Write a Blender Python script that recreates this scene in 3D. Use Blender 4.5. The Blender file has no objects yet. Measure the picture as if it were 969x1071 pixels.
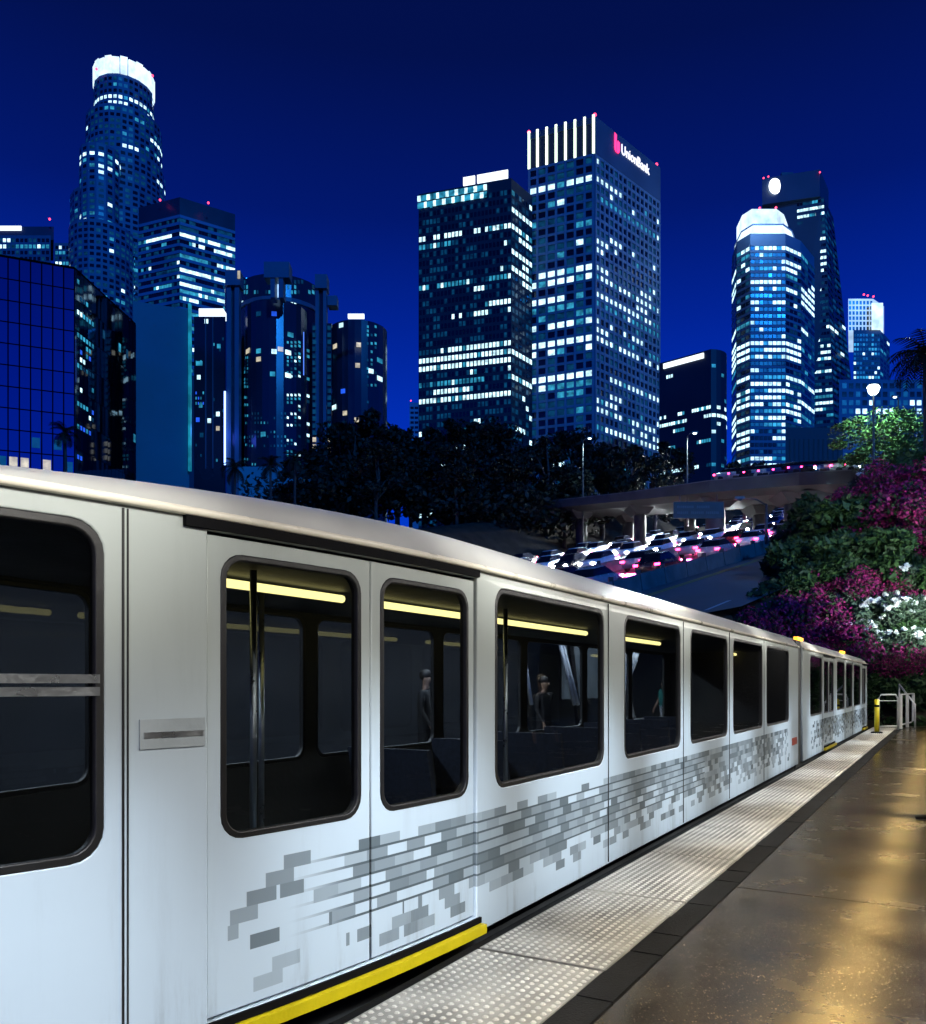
import bpy, bmesh, math, random
from mathutils import Vector, Matrix
R = math.radians
SC = bpy.context.scene
COL = SC.collection
# ------------------------------------------------------------------ camera
F, CX, HY, CH = 875.0, 484.5, 716.0, 1.6        # focal length, centre and horizon of the photograph, eye height
cam_d = bpy.data.cameras.new('camera'); cam = bpy.data.objects.new('camera', cam_d); COL.objects.link(cam)
cam.location = (0, 0, CH); cam.rotation_euler = (R(90), 0, 0)
cam_d.sensor_fit = 'HORIZONTAL'; cam_d.sensor_width = 36; cam_d.lens = 36*F/969
cam_d.shift_y = (HY-535.5)/969; cam_d.clip_end = 9000; cam_d.clip_start = .05
SC.camera = cam
SC.view_settings.view_transform = 'Standard'; SC.view_settings.look = 'None'
SC.view_settings.exposure = 0.0; SC.view_settings.gamma = 1
SC.cycles.use_denoising = True
SC.cycles.max_bounces = 8; SC.cycles.transparent_max_bounces = 16
SC.cycles.sample_clamp_indirect = 3.0
# ------------------------------------------------------------------ night sky
W = bpy.data.worlds.new('World'); SC.world = W; W.use_nodes = True
nt = W.node_tree; bg = nt.nodes['Background']
tc = nt.nodes.new('ShaderNodeTexCoord'); sx = nt.nodes.new('ShaderNodeSeparateXYZ')
asn = nt.nodes.new('ShaderNodeMath'); asn.operation = 'ARCSINE'
dv = nt.nodes.new('ShaderNodeMath'); dv.operation = 'DIVIDE'; dv.inputs[1].default_value = math.pi/2
rp = nt.nodes.new('ShaderNodeValToRGB')
nt.links.new(tc.outputs['Generated'], sx.inputs[0]); nt.links.new(sx.outputs['Z'], asn.inputs[0])
nt.links.new(asn.outputs[0], dv.inputs[0]); nt.links.new(dv.outputs[0], rp.inputs[0])
nt.links.new(rp.outputs[0], bg.inputs[0]); bg.inputs[1].default_value = 1.0
el = rp.color_ramp.elements
SKY = [(0, (.0004, .036, .54)), (10, (.0004, .040, .58)), (17, (.0004, .028, .46)), (23, (.0004, .017, .30)),
       (29, (.0005, .009, .155)), (37, (.0007, .0055, .075)), (50, (.001, .0045, .05)), (90, (.001, .003, .035))]
el[0].position = 0; el[0].color = (*SKY[0][1], 1); el[1].position = 1; el[1].color = (*SKY[-1][1], 1)
for a, c in SKY[1:-1]:
    e = el.new(a/90); e.color = (*c, 1)
# ------------------------------------------------------------------ lights
def light(name, kind, loc, energy, color=(1, 1, 1), **kw):
    d = bpy.data.lights.new(name, kind); d.energy = energy; d.color = color
    for k, v in kw.items(): setattr(d, k, v)
    o = bpy.data.objects.new(name, d); o.location = loc; COL.objects.link(o); return o
def aim(o, target):
    o.rotation_euler = (Vector(target)-Vector(o.location)).to_track_quat('-Z', 'Y').to_euler()
blue_fill = light('blue_fill_sun', 'SUN', (0, -20, 60), 1.5, (.012, .25, 1.0), angle=R(3))  # added blue fill to brighten the facades; no moon is seen
blue_fill.rotation_euler = Vector((-.35, .85, -.42)).to_track_quat('-Z', 'Y').to_euler()
# track frame: s along the track, L to the right of the eye
TH = math.atan((993-CX)/F); ST, CT = math.sin(TH), math.cos(TH)
def SL(s, L, z=0.0): return Vector((s*ST+L*CT, s*CT-L*ST, z))
TRK = math.pi/2-TH                                # rotation of the track frame: local x along the track, local y to the left
tube = light('canopy_tube_light', 'AREA', SL(15, .7, 3.85), 950, (1, .95, .87), shape='RECTANGLE', size=44, size_y=.25)
tube.rotation_euler = (Matrix.Rotation(TRK, 4, 'Z') @ Matrix.Rotation(R(28), 4, 'X')).to_euler()
for e_, spr, tgt in ((300, 6.5, -.46), (230, 13, -.46), (330, 40, -.75)):  # added unseen beams that draw the floor streak, plus a wide warm fill
    strip_ = light('floor_streak_light', 'AREA', SL(17, .55, 3.75), e_, (1, .86, .58), shape='RECTANGLE', size=34, size_y=.06, spread=R(spr))
    _z = -(SL(0, tgt, 0)-SL(0, .55, 3.75)).normalized(); _x = Vector((ST, CT, 0)); strip_.rotation_euler = Matrix((_x, _z.cross(_x), _z)).transposed().to_euler()
for s_ in (1.2, 3.6, 6.2, 9, 12.2, 15.8, 20, 25, 30.5):  # added unseen spots to brighten the lower train side
    sp = light('train_side_fill', 'SPOT', SL(s_, .45, 3.75), 850, (.82, .91, 1), spot_size=R(36), spot_blend=1.0, shadow_soft_size=.1)
    aim(sp, SL(s_+.3, -2.62, .30))
for s_ in (1.5, 5, 9, 14, 20, 27):  # added unseen spots to brighten the train roof
    sp = light('train_roof_fill', 'SPOT', SL(s_, .2, 4.05), 900, (1, .97, .9), spot_size=R(42), spot_blend=1.0, shadow_soft_size=.1)
    aim(sp, SL(s_+.3, -3.5, 2.75))
# ------------------------------------------------------------------ materials
MATS = {}
def lk(m): return m.node_tree.nodes, m.node_tree.links
def mat(name, col, rough=.6, metal=0.0, var=.25, scale=3.0, bump=.15, bscale=None, spec=.5, coords='Object'):
    if name in MATS: return MATS[name]
    m = bpy.data.materials.new(name); m.use_nodes = True; n, l = lk(m); b = n['Principled BSDF']
    t = n.new('ShaderNodeNewGeometry' if coords == 'Position' else 'ShaderNodeTexCoord'); no = n.new('ShaderNodeTexNoise'); no.inputs['Scale'].default_value = scale
    no.inputs['Detail'].default_value = 8; l.new(t.outputs[coords], no.inputs['Vector'])
    mr = n.new('ShaderNodeMapRange'); mr.inputs[1].default_value = .25; mr.inputs[2].default_value = .75
    mr.inputs[3].default_value = 1-var; mr.inputs[4].default_value = 1+var; l.new(no.outputs['Fac'], mr.inputs[0])
    mx = n.new('ShaderNodeMix'); mx.data_type = 'RGBA'; mx.blend_type = 'MULTIPLY'; mx.inputs[0].default_value = 1
    mx.inputs[6].default_value = (*col, 1); l.new(mr.outputs[0], mx.inputs[7]); l.new(mx.outputs[2], b.inputs['Base Color'])
    b.inputs['Metallic'].default_value = metal; b.inputs['Specular IOR Level'].default_value = spec
    r2 = n.new('ShaderNodeMapRange'); r2.inputs[3].default_value = max(.02, rough-.12); r2.inputs[4].default_value = min(1, rough+.12)
    l.new(no.outputs['Fac'], r2.inputs[0]); l.new(r2.outputs[0], b.inputs['Roughness'])
    if bump:
        n2 = n.new('ShaderNodeTexNoise'); n2.inputs['Scale'].default_value = bscale or scale*6; n2.inputs['Detail'].default_value = 4
        l.new(t.outputs[coords], n2.inputs['Vector'])
        bp = n.new('ShaderNodeBump'); bp.inputs['Strength'].default_value = bump; bp.inputs['Distance'].default_value = .02
        l.new(n2.outputs['Fac'], bp.inputs['Height']); l.new(bp.outputs[0], b.inputs['Normal'])
    MATS[name] = m; return m
def emit(name, col, strength, var=0.0, scale=.6, base=(.02, .03, .04)):
    if name in MATS: return MATS[name]
    m = bpy.data.materials.new(name); m.use_nodes = True; n, l = lk(m); b = n['Principled BSDF']
    b.inputs['Base Color'].default_value = (*base, 1); b.inputs['Roughness'].default_value = .3
    b.inputs['Emission Color'].default_value = (*col, 1); b.inputs['Emission Strength'].default_value = strength
    if var:
        t = n.new('ShaderNodeNewGeometry'); no = n.new('ShaderNodeTexNoise'); no.inputs['Scale'].default_value = scale
        no.inputs['Detail'].default_value = 3; l.new(t.outputs['Position'], no.inputs['Vector'])
        mr = n.new('ShaderNodeMapRange'); mr.inputs[1].default_value = .3; mr.inputs[2].default_value = .7
        mr.inputs[3].default_value = strength*(1-var); mr.inputs[4].default_value = strength*(1+var)
        l.new(no.outputs['Fac'], mr.inputs[0]); l.new(mr.outputs[0], b.inputs['Emission Strength'])
    MATS[name] = m; return m
def glass(name, tint, rough=.02, ior=1.5):
    m = bpy.data.materials.new(name); m.use_nodes = True; n, l = lk(m)
    n.remove(n['Principled BSDF']); out = n['Material Output']
    tr = n.new('ShaderNodeBsdfTransparent'); tr.inputs[0].default_value = (*tint, 1)
    gl = n.new('ShaderNodeBsdfGlossy'); gl.inputs['Roughness'].default_value = rough; gl.inputs[0].default_value = (.9, .95, 1, 1)
    lw = n.new('ShaderNodeLayerWeight'); lw.inputs['Blend'].default_value = .5
    pw = n.new('ShaderNodeMath'); pw.operation = 'POWER'; pw.inputs[1].default_value = 5; l.new(lw.outputs['Facing'], pw.inputs[0])
    fr = n.new('ShaderNodeMath'); fr.operation = 'MULTIPLY_ADD'; fr.inputs[1].default_value = .8; fr.inputs[2].default_value = .045; l.new(pw.outputs[0], fr.inputs[0])
    mx = n.new('ShaderNodeMixShader'); l.new(fr.outputs[0], mx.inputs[0]); l.new(tr.outputs[0], mx.inputs[1]); l.new(gl.outputs[0], mx.inputs[2])
    l.new(mx.outputs[0], out.inputs[0]); MATS[name] = m; return m
def leafmat(name, c1, c2, rough=.6, trans=.0):
    m = bpy.data.materials.new(name); m.use_nodes = True; n, l = lk(m); b = n['Principled BSDF']
    g = n.new('ShaderNodeNewGeometry'); r = n.new('ShaderNodeValToRGB')
    r.color_ramp.elements[0].color = (*c1, 1); r.color_ramp.elements[1].color = (*c2, 1)
    l.new(g.outputs['Random Per Island'], r.inputs[0]); l.new(r.outputs[0], b.inputs['Base Color'])
    b.inputs['Roughness'].default_value = rough; b.inputs['Specular IOR Level'].default_value = .3
    MATS[name] = m; return m

# ------------------------------------------------------------------ mesh helpers
class MB:
    def __init__(s): s.v = []; s.f = []; s.mi = []
    def quad(s, a, b, c, d, mi=0):
        k = len(s.v); s.v += [tuple(a), tuple(b), tuple(c), tuple(d)]; s.f.append((k, k+1, k+2, k+3)); s.mi.append(mi); return s
    def tri(s, a, b, c, mi=0):
        k = len(s.v); s.v += [tuple(a), tuple(b), tuple(c)]; s.f.append((k, k+1, k+2)); s.mi.append(mi); return s
    def hexa(s, p, mi=0):           # 8 points: bottom ring 0-3 counter-clockwise, top ring 4-7
        k = len(s.v); s.v += [tuple(q) for q in p]
        for f in ((3, 2, 1, 0), (4, 5, 6, 7), (0, 1, 5, 4), (1, 2, 6, 5), (2, 3, 7, 6), (3, 0, 4, 7)):
            s.f.append(tuple(k+i for i in f)); s.mi.append(mi)
        return s
    def box(s, x0, x1, y0, y1, z0, z1, mi=0):
        return s.hexa([(x0, y0, z0), (x1, y0, z0), (x1, y1, z0), (x0, y1, z0), (x0, y0, z1), (x1, y0, z1), (x1, y1, z1), (x0, y1, z1)], mi)
    def prism(s, pts, z0, z1, mi=0, top=None):    # pts: footprint (x, y), counter-clockwise
        k = len(s.v); n = len(pts); tp = top or pts
        s.v += [(p[0], p[1], z0) for p in pts]+[(p[0], p[1], z1) for p in tp]
        for i in range(n):
            j = (i+1) % n; s.f.append((k+i, k+j, k+n+j, k+n+i)); s.mi.append(mi)
        s.f.append(tuple(k+n+i for i in range(n))); s.mi.append(mi)
        s.f.append(tuple(k+n-1-i for i in range(n))); s.mi.append(mi); return s
    def tube(s, path, rad, n=6, mi=0, caps=True):
        path = [Vector(p) for p in path]; rad = rad if isinstance(rad, (list, tuple)) else [rad]*len(path); rings = []
        for i, p in enumerate(path):
            d = (path[min(i+1, len(path)-1)]-path[max(i-1, 0)]).normalized()
            a = d.orthogonal().normalized() if abs(d.z) > .99 else d.cross(Vector((0, 0, 1))).normalized(); b = d.cross(a)
            k = len(s.v); rings.append(k)
            for j in range(n):
                t = 2*math.pi*j/n; s.v.append(tuple(p+(a*math.cos(t)+b*math.sin(t))*rad[i]))
        for i in range(len(path)-1):
            for j in range(n):
                s.f.append((rings[i]+j, rings[i]+(j+1) % n, rings[i+1]+(j+1) % n, rings[i+1]+j)); s.mi.append(mi)
        if caps:
            s.f.append(tuple(rings[0]+j for j in range(n-1, -1, -1))); s.f.append(tuple(rings[-1]+j for j in range(n))); s.mi += [mi, mi]
        return s
    def sphere(s, c, r, n=8, mi=0):
        c = Vector(c); k = len(s.v); m = n//2
        r = Vector(r) if isinstance(r, (tuple, list)) else Vector((r, r, r))
        for i in range(m+1):
            ph = math.pi*i/m
            for j in range(n):
                t = 2*math.pi*j/n; s.v.append((c.x+r.x*math.sin(ph)*math.cos(t), c.y+r.y*math.sin(ph)*math.sin(t), c.z+r.z*math.cos(ph)))
        for i in range(m):
            for j in range(n):
                s.f.append((k+i*n+j, k+(i+1)*n+j, k+(i+1)*n+(j+1) % n, k+i*n+(j+1) % n)); s.mi.append(mi)
        return s
    def mesh(s, name, mats, smooth=False):
        me = bpy.data.meshes.new(name); me.from_pydata(s.v, [], s.f)
        for m in (mats if isinstance(mats, (list, tuple)) else [mats]): me.materials.append(m)
        if any(s.mi): me.polygons.foreach_set('material_index', s.mi)
        if smooth: me.polygons.foreach_set('use_smooth', [True]*len(me.polygons))
        me.update(); return me
    def build(s, name, mats, parent=None, loc=(0, 0, 0), smooth=False, kind=None):
        return put(name, s.mesh(name, mats, smooth), parent, loc, kind)
def put(name, me, parent=None, loc=(0, 0, 0), kind=None, rot=None):
    o = bpy.data.objects.new(name, me); COL.objects.link(o); o.location = loc
    if rot: o.rotation_euler = rot
    if parent: o.parent = parent
    if kind: o['kind'] = kind
    return o
def tag(o, label, cat, group=None):
    o['label'] = label; o['category'] = cat
    if group: o['group'] = group
    return o
def thing(name, label, cat, loc=(0, 0, 0), rz=0, group=None):
    o = bpy.data.objects.new(name, None); COL.objects.link(o); o.location = loc; o.rotation_euler = (0, 0, rz); o.empty_display_size = .3
    return tag(o, label, cat, group)
def copy_tree(o, parent=None):
    c = o.copy(); COL.objects.link(c)
    if parent: c.parent = parent
    for ch in o.children: copy_tree(ch, c)
    return c
def smooth01(t): t = max(0, min(1, t)); return t*t*(3-2*t)
def wx(px, d): return (px-CX)/F*d
def wz(py, d): return CH+(HY-py)/F*d
def PT(px, py, d): return Vector((wx(px, d), d, wz(py, d)))

# ------------------------------------------------------------------ terrain: a hillside city above the station
def plane(X, Y): return -2.64+.1319*X+.1765*Y
def qof(X, Y): return .801*X-.598*Y               # lateral position across the freeway
def road(q, Y, up=0.0):
    X = (q+.598*Y)/.801; return Vector((X, Y, plane(X, Y)+up))
def ground(X, Y):
    s, L, q = X*ST+Y*CT, X*CT-Y*ST, qof(X, Y)
    pl = plane(X, Y)
    if pl > 60: pl = 60
    if q < -57: pl += 6*smooth01((-57-q)/9)
    if q < -60 or Y > 260: z = max(-1.2, pl)
    else: z = max(-1.2, pl)
    if q > -11.2:
        hill = min(-.9+(s-36.2)*.97, plane(X, Y)+5.2*smooth01((q+11.2)/3.2)) if s > 36.2 else -1.2
        if L > 3: hill = max(hill, -1.2)
        z = max(-1.2, hill) if s < 120 else max(z, hill)
    Lb = -10 if s < 27 else -10+4.2*smooth01((s-27)/5)
    if L > Lb and s < 36.2: z = -1.2
    return z
def stations(dense0, dense1, step, far):
    a = [-f for f in reversed(far) if -f < dense0-step]; x = dense0
    while x <= dense1: a.append(x); x += step
    return a+[f for f in far if f > dense1+step]
FAR = [100, 125, 160, 200, 260, 340, 450, 600, 900, 1400, 2200, 2550]
xs = stations(-36, 96, 1.2, FAR); ys = stations(-12, 132, 1.2, [150, 175]+FAR[3:])
g = MB(); g.v = []
for y in ys:
    for x in xs:
        z = ground(x, y); q = qof(x, y)
        if -57 < q < -11 and y > 6: z -= .35
        g.v.append((x, y, z))
nx = len(xs)
for j in range(len(ys)-1):
    for i in range(nx-1):
        g.f.append((j*nx+i, j*nx+i+1, (j+1)*nx+i+1, (j+1)*nx+i)); g.mi.append(0)
M_soil = mat('soil', (.035, .03, .022), .95, var=.5, scale=.7, bump=.6, spec=.1)
g.build('ground', M_soil, kind='structure', smooth=True)

# ------------------------------------------------------------------ station platform
M_black = mat('black_rubber', (.005, .005, .006), .8, var=.2, spec=.08)
M_floor = bpy.data.materials.new('polished_concrete'); M_floor.use_nodes = True
def floor_nodes(m):
    n, l = lk(m); b = n['Principled BSDF']; t = n.new('ShaderNodeNewGeometry')
    n1 = n.new('ShaderNodeTexNoise'); n1.inputs['Scale'].default_value = .8; n1.inputs['Detail'].default_value = 8; n1.inputs['Roughness'].default_value = .65
    n2 = n.new('ShaderNodeTexVoronoi'); n2.inputs['Scale'].default_value = 66
    n3 = n.new('ShaderNodeTexNoise'); n3.inputs['Scale'].default_value = 170; n3.inputs['Detail'].default_value = 2
    for k in (n1, n2, n3): l.new(t.outputs['Position'], k.inputs['Vector'])
    r1 = n.new('ShaderNodeValToRGB'); r1.color_ramp.elements[0].position = .3; r1.color_ramp.elements[1].position = .72
    r1.color_ramp.elements[0].color = (.018, .0130, .0052, 1); r1.color_ramp.elements[1].color = (.060, .044, .0185, 1)
    l.new(n1.outputs['Fac'], r1.inputs[0])
    r2 = n.new('ShaderNodeValToRGB'); r2.color_ramp.elements[0].position = .20; r2.color_ramp.elements[1].position = .32
    r2.color_ramp.elements[0].color = (.20, .17, .12, 1); r2.color_ramp.elements[1].color = (0, 0, 0, 1); l.new(n2.outputs['Distance'], r2.inputs[0])
    wn = n.new('ShaderNodeMath'); wn.operation = 'GREATER_THAN'; wn.inputs[1].default_value = .72; 
    sp = n.new('ShaderNodeSeparateColor'); l.new(n2.outputs['Color'], sp.inputs[0]); l.new(sp.outputs[0], wn.inputs[0])
    sc_ = n.new('ShaderNodeMix'); sc_.data_type = 'RGBA'; sc_.blend_type = 'MULTIPLY'; sc_.inputs[0].default_value = 1
    l.new(r2.outputs[0], sc_.inputs[6]); l.new(wn.outputs[0], sc_.inputs[7])
    ad = n.new('ShaderNodeMix'); ad.data_type = 'RGBA'; ad.blend_type = 'ADD'; ad.inputs[0].default_value = .5
    l.new(r1.outputs[0], ad.inputs[6]); l.new(sc_.outputs[2], ad.inputs[7])
    m3 = n.new('ShaderNodeMix'); m3.data_type = 'RGBA'; m3.blend_type = 'MULTIPLY'; m3.inputs[0].default_value = .6
    mr3 = n.new('ShaderNodeMapRange'); mr3.inputs[1].default_value = .35; mr3.inputs[2].default_value = .65; mr3.inputs[3].default_value = .45; mr3.inputs[4].default_value = 1.4
    l.new(n3.outputs['Fac'], mr3.inputs[0]); l.new(ad.outputs[2], m3.inputs[6]); l.new(mr3.outputs[0], m3.inputs[7])
    n4 = n.new('ShaderNodeTexVoronoi'); n4.inputs['Scale'].default_value = 2.6; l.new(t.outputs['Position'], n4.inputs['Vector'])
    n5 = n.new('ShaderNodeTexNoise'); n5.inputs['Scale'].default_value = 2.3; n5.inputs['Detail'].default_value = 10; n5.inputs['Roughness'].default_value = .75; l.new(t.outputs['Position'], n5.inputs['Vector'])
    gum = n.new('ShaderNodeMapRange'); gum.inputs[1].default_value = .035; gum.inputs[2].default_value = .055; gum.inputs[3].default_value = .35; gum.inputs[4].default_value = 1; l.new(n4.outputs['Distance'], gum.inputs[0])
    stn = n.new('ShaderNodeMapRange'); stn.inputs[1].default_value = .42; stn.inputs[2].default_value = .62; stn.inputs[3].default_value = .62; stn.inputs[4].default_value = 1.15; l.new(n5.outputs['Fac'], stn.inputs[0])
    gs = n.new('ShaderNodeMath'); gs.operation = 'MULTIPLY'; l.new(gum.outputs[0], gs.inputs[0]); l.new(stn.outputs[0], gs.inputs[1])
    m6 = n.new('ShaderNodeMix'); m6.data_type = 'RGBA'; m6.blend_type = 'MULTIPLY'; m6.inputs[0].default_value = 1; l.new(m3.outputs[2], m6.inputs[6]); l.new(gs.outputs[0], m6.inputs[7])
    l.new(m6.outputs[2], b.inputs['Base Color'])
    mr = n.new('ShaderNodeMapRange'); mr.inputs[1].default_value = .3; mr.inputs[2].default_value = .7; b.inputs['Specular IOR Level'].default_value = .3; mr.inputs[3].default_value = .10; mr.inputs[4].default_value = .34
    l.new(n1.outputs['Fac'], mr.inputs[0]); l.new(mr.outputs[0], b.inputs['Roughness'])
    bp = n.new('ShaderNodeBump'); bp.inputs['Strength'].default_value = .05; bp.inputs['Distance'].default_value = .01
    l.new(n3.outputs['Fac'], bp.inputs['Height']); l.new(bp.outputs[0], b.inputs['Normal'])
floor_nodes(M_floor)
M_tact = mat('tactile_cream_shaded', (.26, .25, .225), .7, var=.55, scale=2.2, bump=.25, bscale=120, coords='Position')  # darkened: shade between the domes put into the colour
M_paver = mat('dark_paver', (.012, .0115, .012), .85, var=.5, scale=3, bump=.6, bscale=90, spec=.12, coords='Position')
M_conc = mat('grey_concrete', (.22, .21, .19), .8, var=.3, scale=1.2, bump=.4, bscale=25)
M_dconc = mat('dark_concrete', (.05, .05, .05), .85, var=.35, scale=.8, bump=.4, bscale=20)
plat = bpy.data.objects.new('station_platform', None); COL.objects.link(plat); plat['kind'] = 'structure'
plat.rotation_euler = (0, 0, TRK)
tag(plat, 'station platform with cream tactile strip and polished brown concrete floor', 'platform'); del plat['category']
LT0, LT1, LB1 = 2.467, 1.672, 1.461               # edges of the tactile strip and paver band, metres left of the eye
EP0, EP1 = -6.0, 33.4
MB().box(EP0, 46, -4.2, 2.50, -1.15, -.05).build('platform_base', M_dconc, plat)
MB().box(EP0, EP1, LT0+.004, LT0+.075, -.6, -.012).build('edge_coping', M_black, plat)
tl = 1.69; t0 = 4.45-6*tl; TW = LT0-LT1
tile = MB().box(0, tl-.028, 0, TW, -.05, 0).mesh('tactile_tile', M_tact)
dm = MB(); nd_x, nd_y = 29, 14
for i in range(nd_x):
    for j in range(nd_y):
        cx_, cy_ = (i+.5)*(tl-.03)/nd_x, (j+.5)*TW/nd_y; k = len(dm.v); r0, r1, h = .017, .010, .007
        for r_, z_ in ((r0, .0005), (r1, h)):
            for a in range(6): dm.v.append((cx_+r_*math.cos(a*math.pi/3), cy_+r_*math.sin(a*math.pi/3), z_))
        for a in range(6): dm.f.append((k+a, k+(a+1) % 6, k+6+(a+1) % 6, k+6+a)); dm.mi.append(0)
        dm.f.append(tuple(k+6+a for a in range(6))); dm.mi.append(0)
domes = dm.mesh('tactile_dome', mat('tactile_cream_lit', (.52, .50, .45), .5, var=.35, scale=2.6, bump=0, coords='Position'))  # same cream made lighter: grazing light on the domes put into the colour
rnd = random.Random(4)
i = 0
while t0+i*tl < EP1-.1:
    t = put('tactile_tile', tile, plat, (t0+i*tl, LT1, rnd.uniform(-.002, .001)))
    put('tactile_dome', domes, t, (0, 0, 0), 'stuff'); i += 1
pl_ = tl/4; pav = MB().box(0, pl_-.012, .006, LT1-LB1-.008, -.05, 0).mesh('paver', M_paver)
for k in range(int((EP1-t0)/pl_)):
    put('paver', pav, plat, (t0+k*pl_, LB1, rnd.uniform(-.004, .0)), rot=(rnd.uniform(-.006, .006), rnd.uniform(-.006, .006), 0))
slabL = 8.55
for k in range(6):
    a = 6.8-2*slabL+k*slabL; b_ = min(46, a+slabL-.014)
    MB().box(a, b_, -.62, LB1-.012, -.05, 0).build('concrete_slab', M_floor, plat)
    MB().box(a, b_, -4.2, -.634, -.05, 0).build('concrete_slab', M_floor, plat)
# station wall and canopy on the near side (beyond the right edge of the picture; they carry the platform lamps)
M_wall = mat('station_wall_paint', (.012, .0115, .011), .8, var=.25, scale=.8)
sw = thing('station_wall', 'dark concrete wall along the back of the platform', 'wall', SL(0, 0), TRK)
MB().box(-6, 36.4, -4.5, -4.22, -1.1, 4.3).build('wall', M_wall, sw)
MB().box(36.1, 36.4, -4.215, -.16, .004, 4.09).build('reflection_blocker', M_wall, sw)  # added unseen blocker so the train windows reflect something dark
cn = thing('station_canopy', 'flat dark canopy over the platform', 'canopy', SL(0, 0), TRK)
MB().box(-6, 37, -4.19, -.12, 4.1, 4.3).build('canopy_slab', M_wall, cn)
for k in range(6): MB().box(-4+k*7, -3.8+k*7, -4.15, -.3, 3.93, 4.095).build('canopy_beam', M_wall, cn)
# ------------------------------------------------------------------ train
YS = 2.62; YF = 5.28
def s_of(px, L=-YS):
    t = (px-CX)/F; return -L*(CT+t*ST)/(ST-t*CT)
def livery():
    m = bpy.data.materials.new('train_livery_falloff'); m.use_nodes = True; n, l = lk(m); b = n['Principled BSDF']
    t = n.new('ShaderNodeTexCoord'); s = n.new('ShaderNodeSeparateXYZ'); l.new(t.outputs['Object'], s.inputs[0])
    def math_(op, a, b2=None, c=None):
        k = n.new('ShaderNodeMath'); k.operation = op
        for i_, v in enumerate((a, b2, c)):
            if v is None: continue
            if isinstance(v, (int, float)): k.inputs[i_].default_value = v
            else: l.new(v, k.inputs[i_])
        return k.outputs[0]
    def ramp(v, a0, a1, o0=0.0, o1=1.0):
        k = n.new('ShaderNodeMapRange'); k.interpolation_type = 'SMOOTHSTEP'
        k.inputs[1].default_value = a0; k.inputs[2].default_value = a1; k.inputs[3].default_value = o0; k.inputs[4].default_value = o1
        l.new(v, k.inputs[0]); return k.outputs[0]
    X, Z = s.outputs['X'], s.outputs['Z']
    RH, CWD = .068, .17
    v = math_('DIVIDE', math_('SUBTRACT', Z, .16), RH); V = math_('FLOOR', v); fv = math_('FRACT', v)
    u = math_('ADD', math_('DIVIDE', X, CWD), math_('MULTIPLY', V, .37)); U = math_('FLOOR', u)
    cmb = n.new('ShaderNodeCombineXYZ'); l.new(U, cmb.inputs[0]); l.new(V, cmb.inputs[1])
    wn = n.new('ShaderNodeTexWhiteNoise'); wn.noise_dimensions = '2D'; l.new(cmb.outputs[0], wn.inputs['Vector'])
    rnd_ = wn.outputs['Value']; sc_ = n.new('ShaderNodeSeparateColor'); l.new(wn.outputs['Color'], sc_.inputs[0]); r2 = sc_.outputs[1]
    nz = n.new('ShaderNodeTexNoise'); nz.inputs['Scale'].default_value = .55; nz.inputs['Detail'].default_value = 1
    l.new(cmb.outputs[0], nz.inputs['Vector']); nz.inputs['Scale'].default_value = .18
    inz = math_('MULTIPLY', math_('GREATER_THAN', V, -.5), math_('LESS_THAN', V, 8.5))
    # upper rows close-packed, lower rows sparse; the print thins out at both ends of a car
    row_d = ramp(V, 0.0, 4.0, .42, .93)
    end = math_('MULTIPLY', ramp(X, 2.3, 4.6), ramp(X, 15.2, 17.6, 1, .0))
    end2 = math_('MULTIPLY', ramp(X, 19.2, 21), ramp(X, 33.2, 34.4, 1, .0))
    en = math_('MAXIMUM', end, end2)
    dens = math_('MULTIPLY', math_('MULTIPLY', row_d, en), ramp(nz.outputs['Fac'], .25, .6, .65, 1.15))
    on = math_('MULTIPLY', math_('LESS_THAN', rnd_, dens), inz)
    up_edge = math_('LESS_THAN', math_('ADD', V, math_('MULTIPLY', ramp(X, 4, 11), 1.0)), 99)
    tone = math_('MULTIPLY', on, math_('ADD', .32, math_('MULTIPLY', r2, .52)))
    dk = math_('MULTIPLY', math_('MULTIPLY', math_('LESS_THAN', fv, .2), math_('GREATER_THAN', V, 2.5)), math_('MULTIPLY', inz, ramp(en, .25, .6)))
    dk = math_('MULTIPLY', dk, math_('LESS_THAN', X, 10.5))
    tone = math_('MAXIMUM', tone, math_('MULTIPLY', dk, .88))
    # long thin streak print at the left end
    base = n.new('ShaderNodeMix'); base.data_type = 'RGBA'
    l.new(ramp(Z, .95, 1.9), base.inputs[0]); base.inputs[6].default_value = (.60, .72, .82, 1); base.inputs[7].default_value = (.40, .44, .42, 1)  # light falloff put into the base colour: bright below, dimmer above
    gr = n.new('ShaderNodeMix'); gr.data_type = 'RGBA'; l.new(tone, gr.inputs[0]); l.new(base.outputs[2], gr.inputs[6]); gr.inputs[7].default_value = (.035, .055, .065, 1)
    dn = n.new('ShaderNodeTexNoise'); dn.inputs['Scale'].default_value = 2.2; dn.inputs['Detail'].default_value = 7
    mp = n.new('ShaderNodeMapping'); mp.inputs['Scale'].default_value = (.5, 1, 1.6); l.new(t.outputs['Object'], mp.inputs[0]); l.new(mp.outputs[0], dn.inputs['Vector'])
    dm_ = n.new('ShaderNodeMix'); dm_.data_type = 'RGBA'; dm_.blend_type = 'MULTIPLY'; dm_.inputs[0].default_value = 1
    dr = ramp(dn.outputs['Fac'], .2, .8, .985, 1.01); l.new(gr.outputs[2], dm_.inputs[6]); l.new(dr, dm_.inputs[7])
    l.new(dm_.outputs[2], b.inputs['Base Color'])
    b.inputs['Roughness'].default_value = .27
    dg = n.new('ShaderNodeTexNoise'); dg.inputs['Scale'].default_value = 1.0; dg.inputs['Detail'].default_value = 9; dg.inputs['Roughness'].default_value = .7
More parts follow.
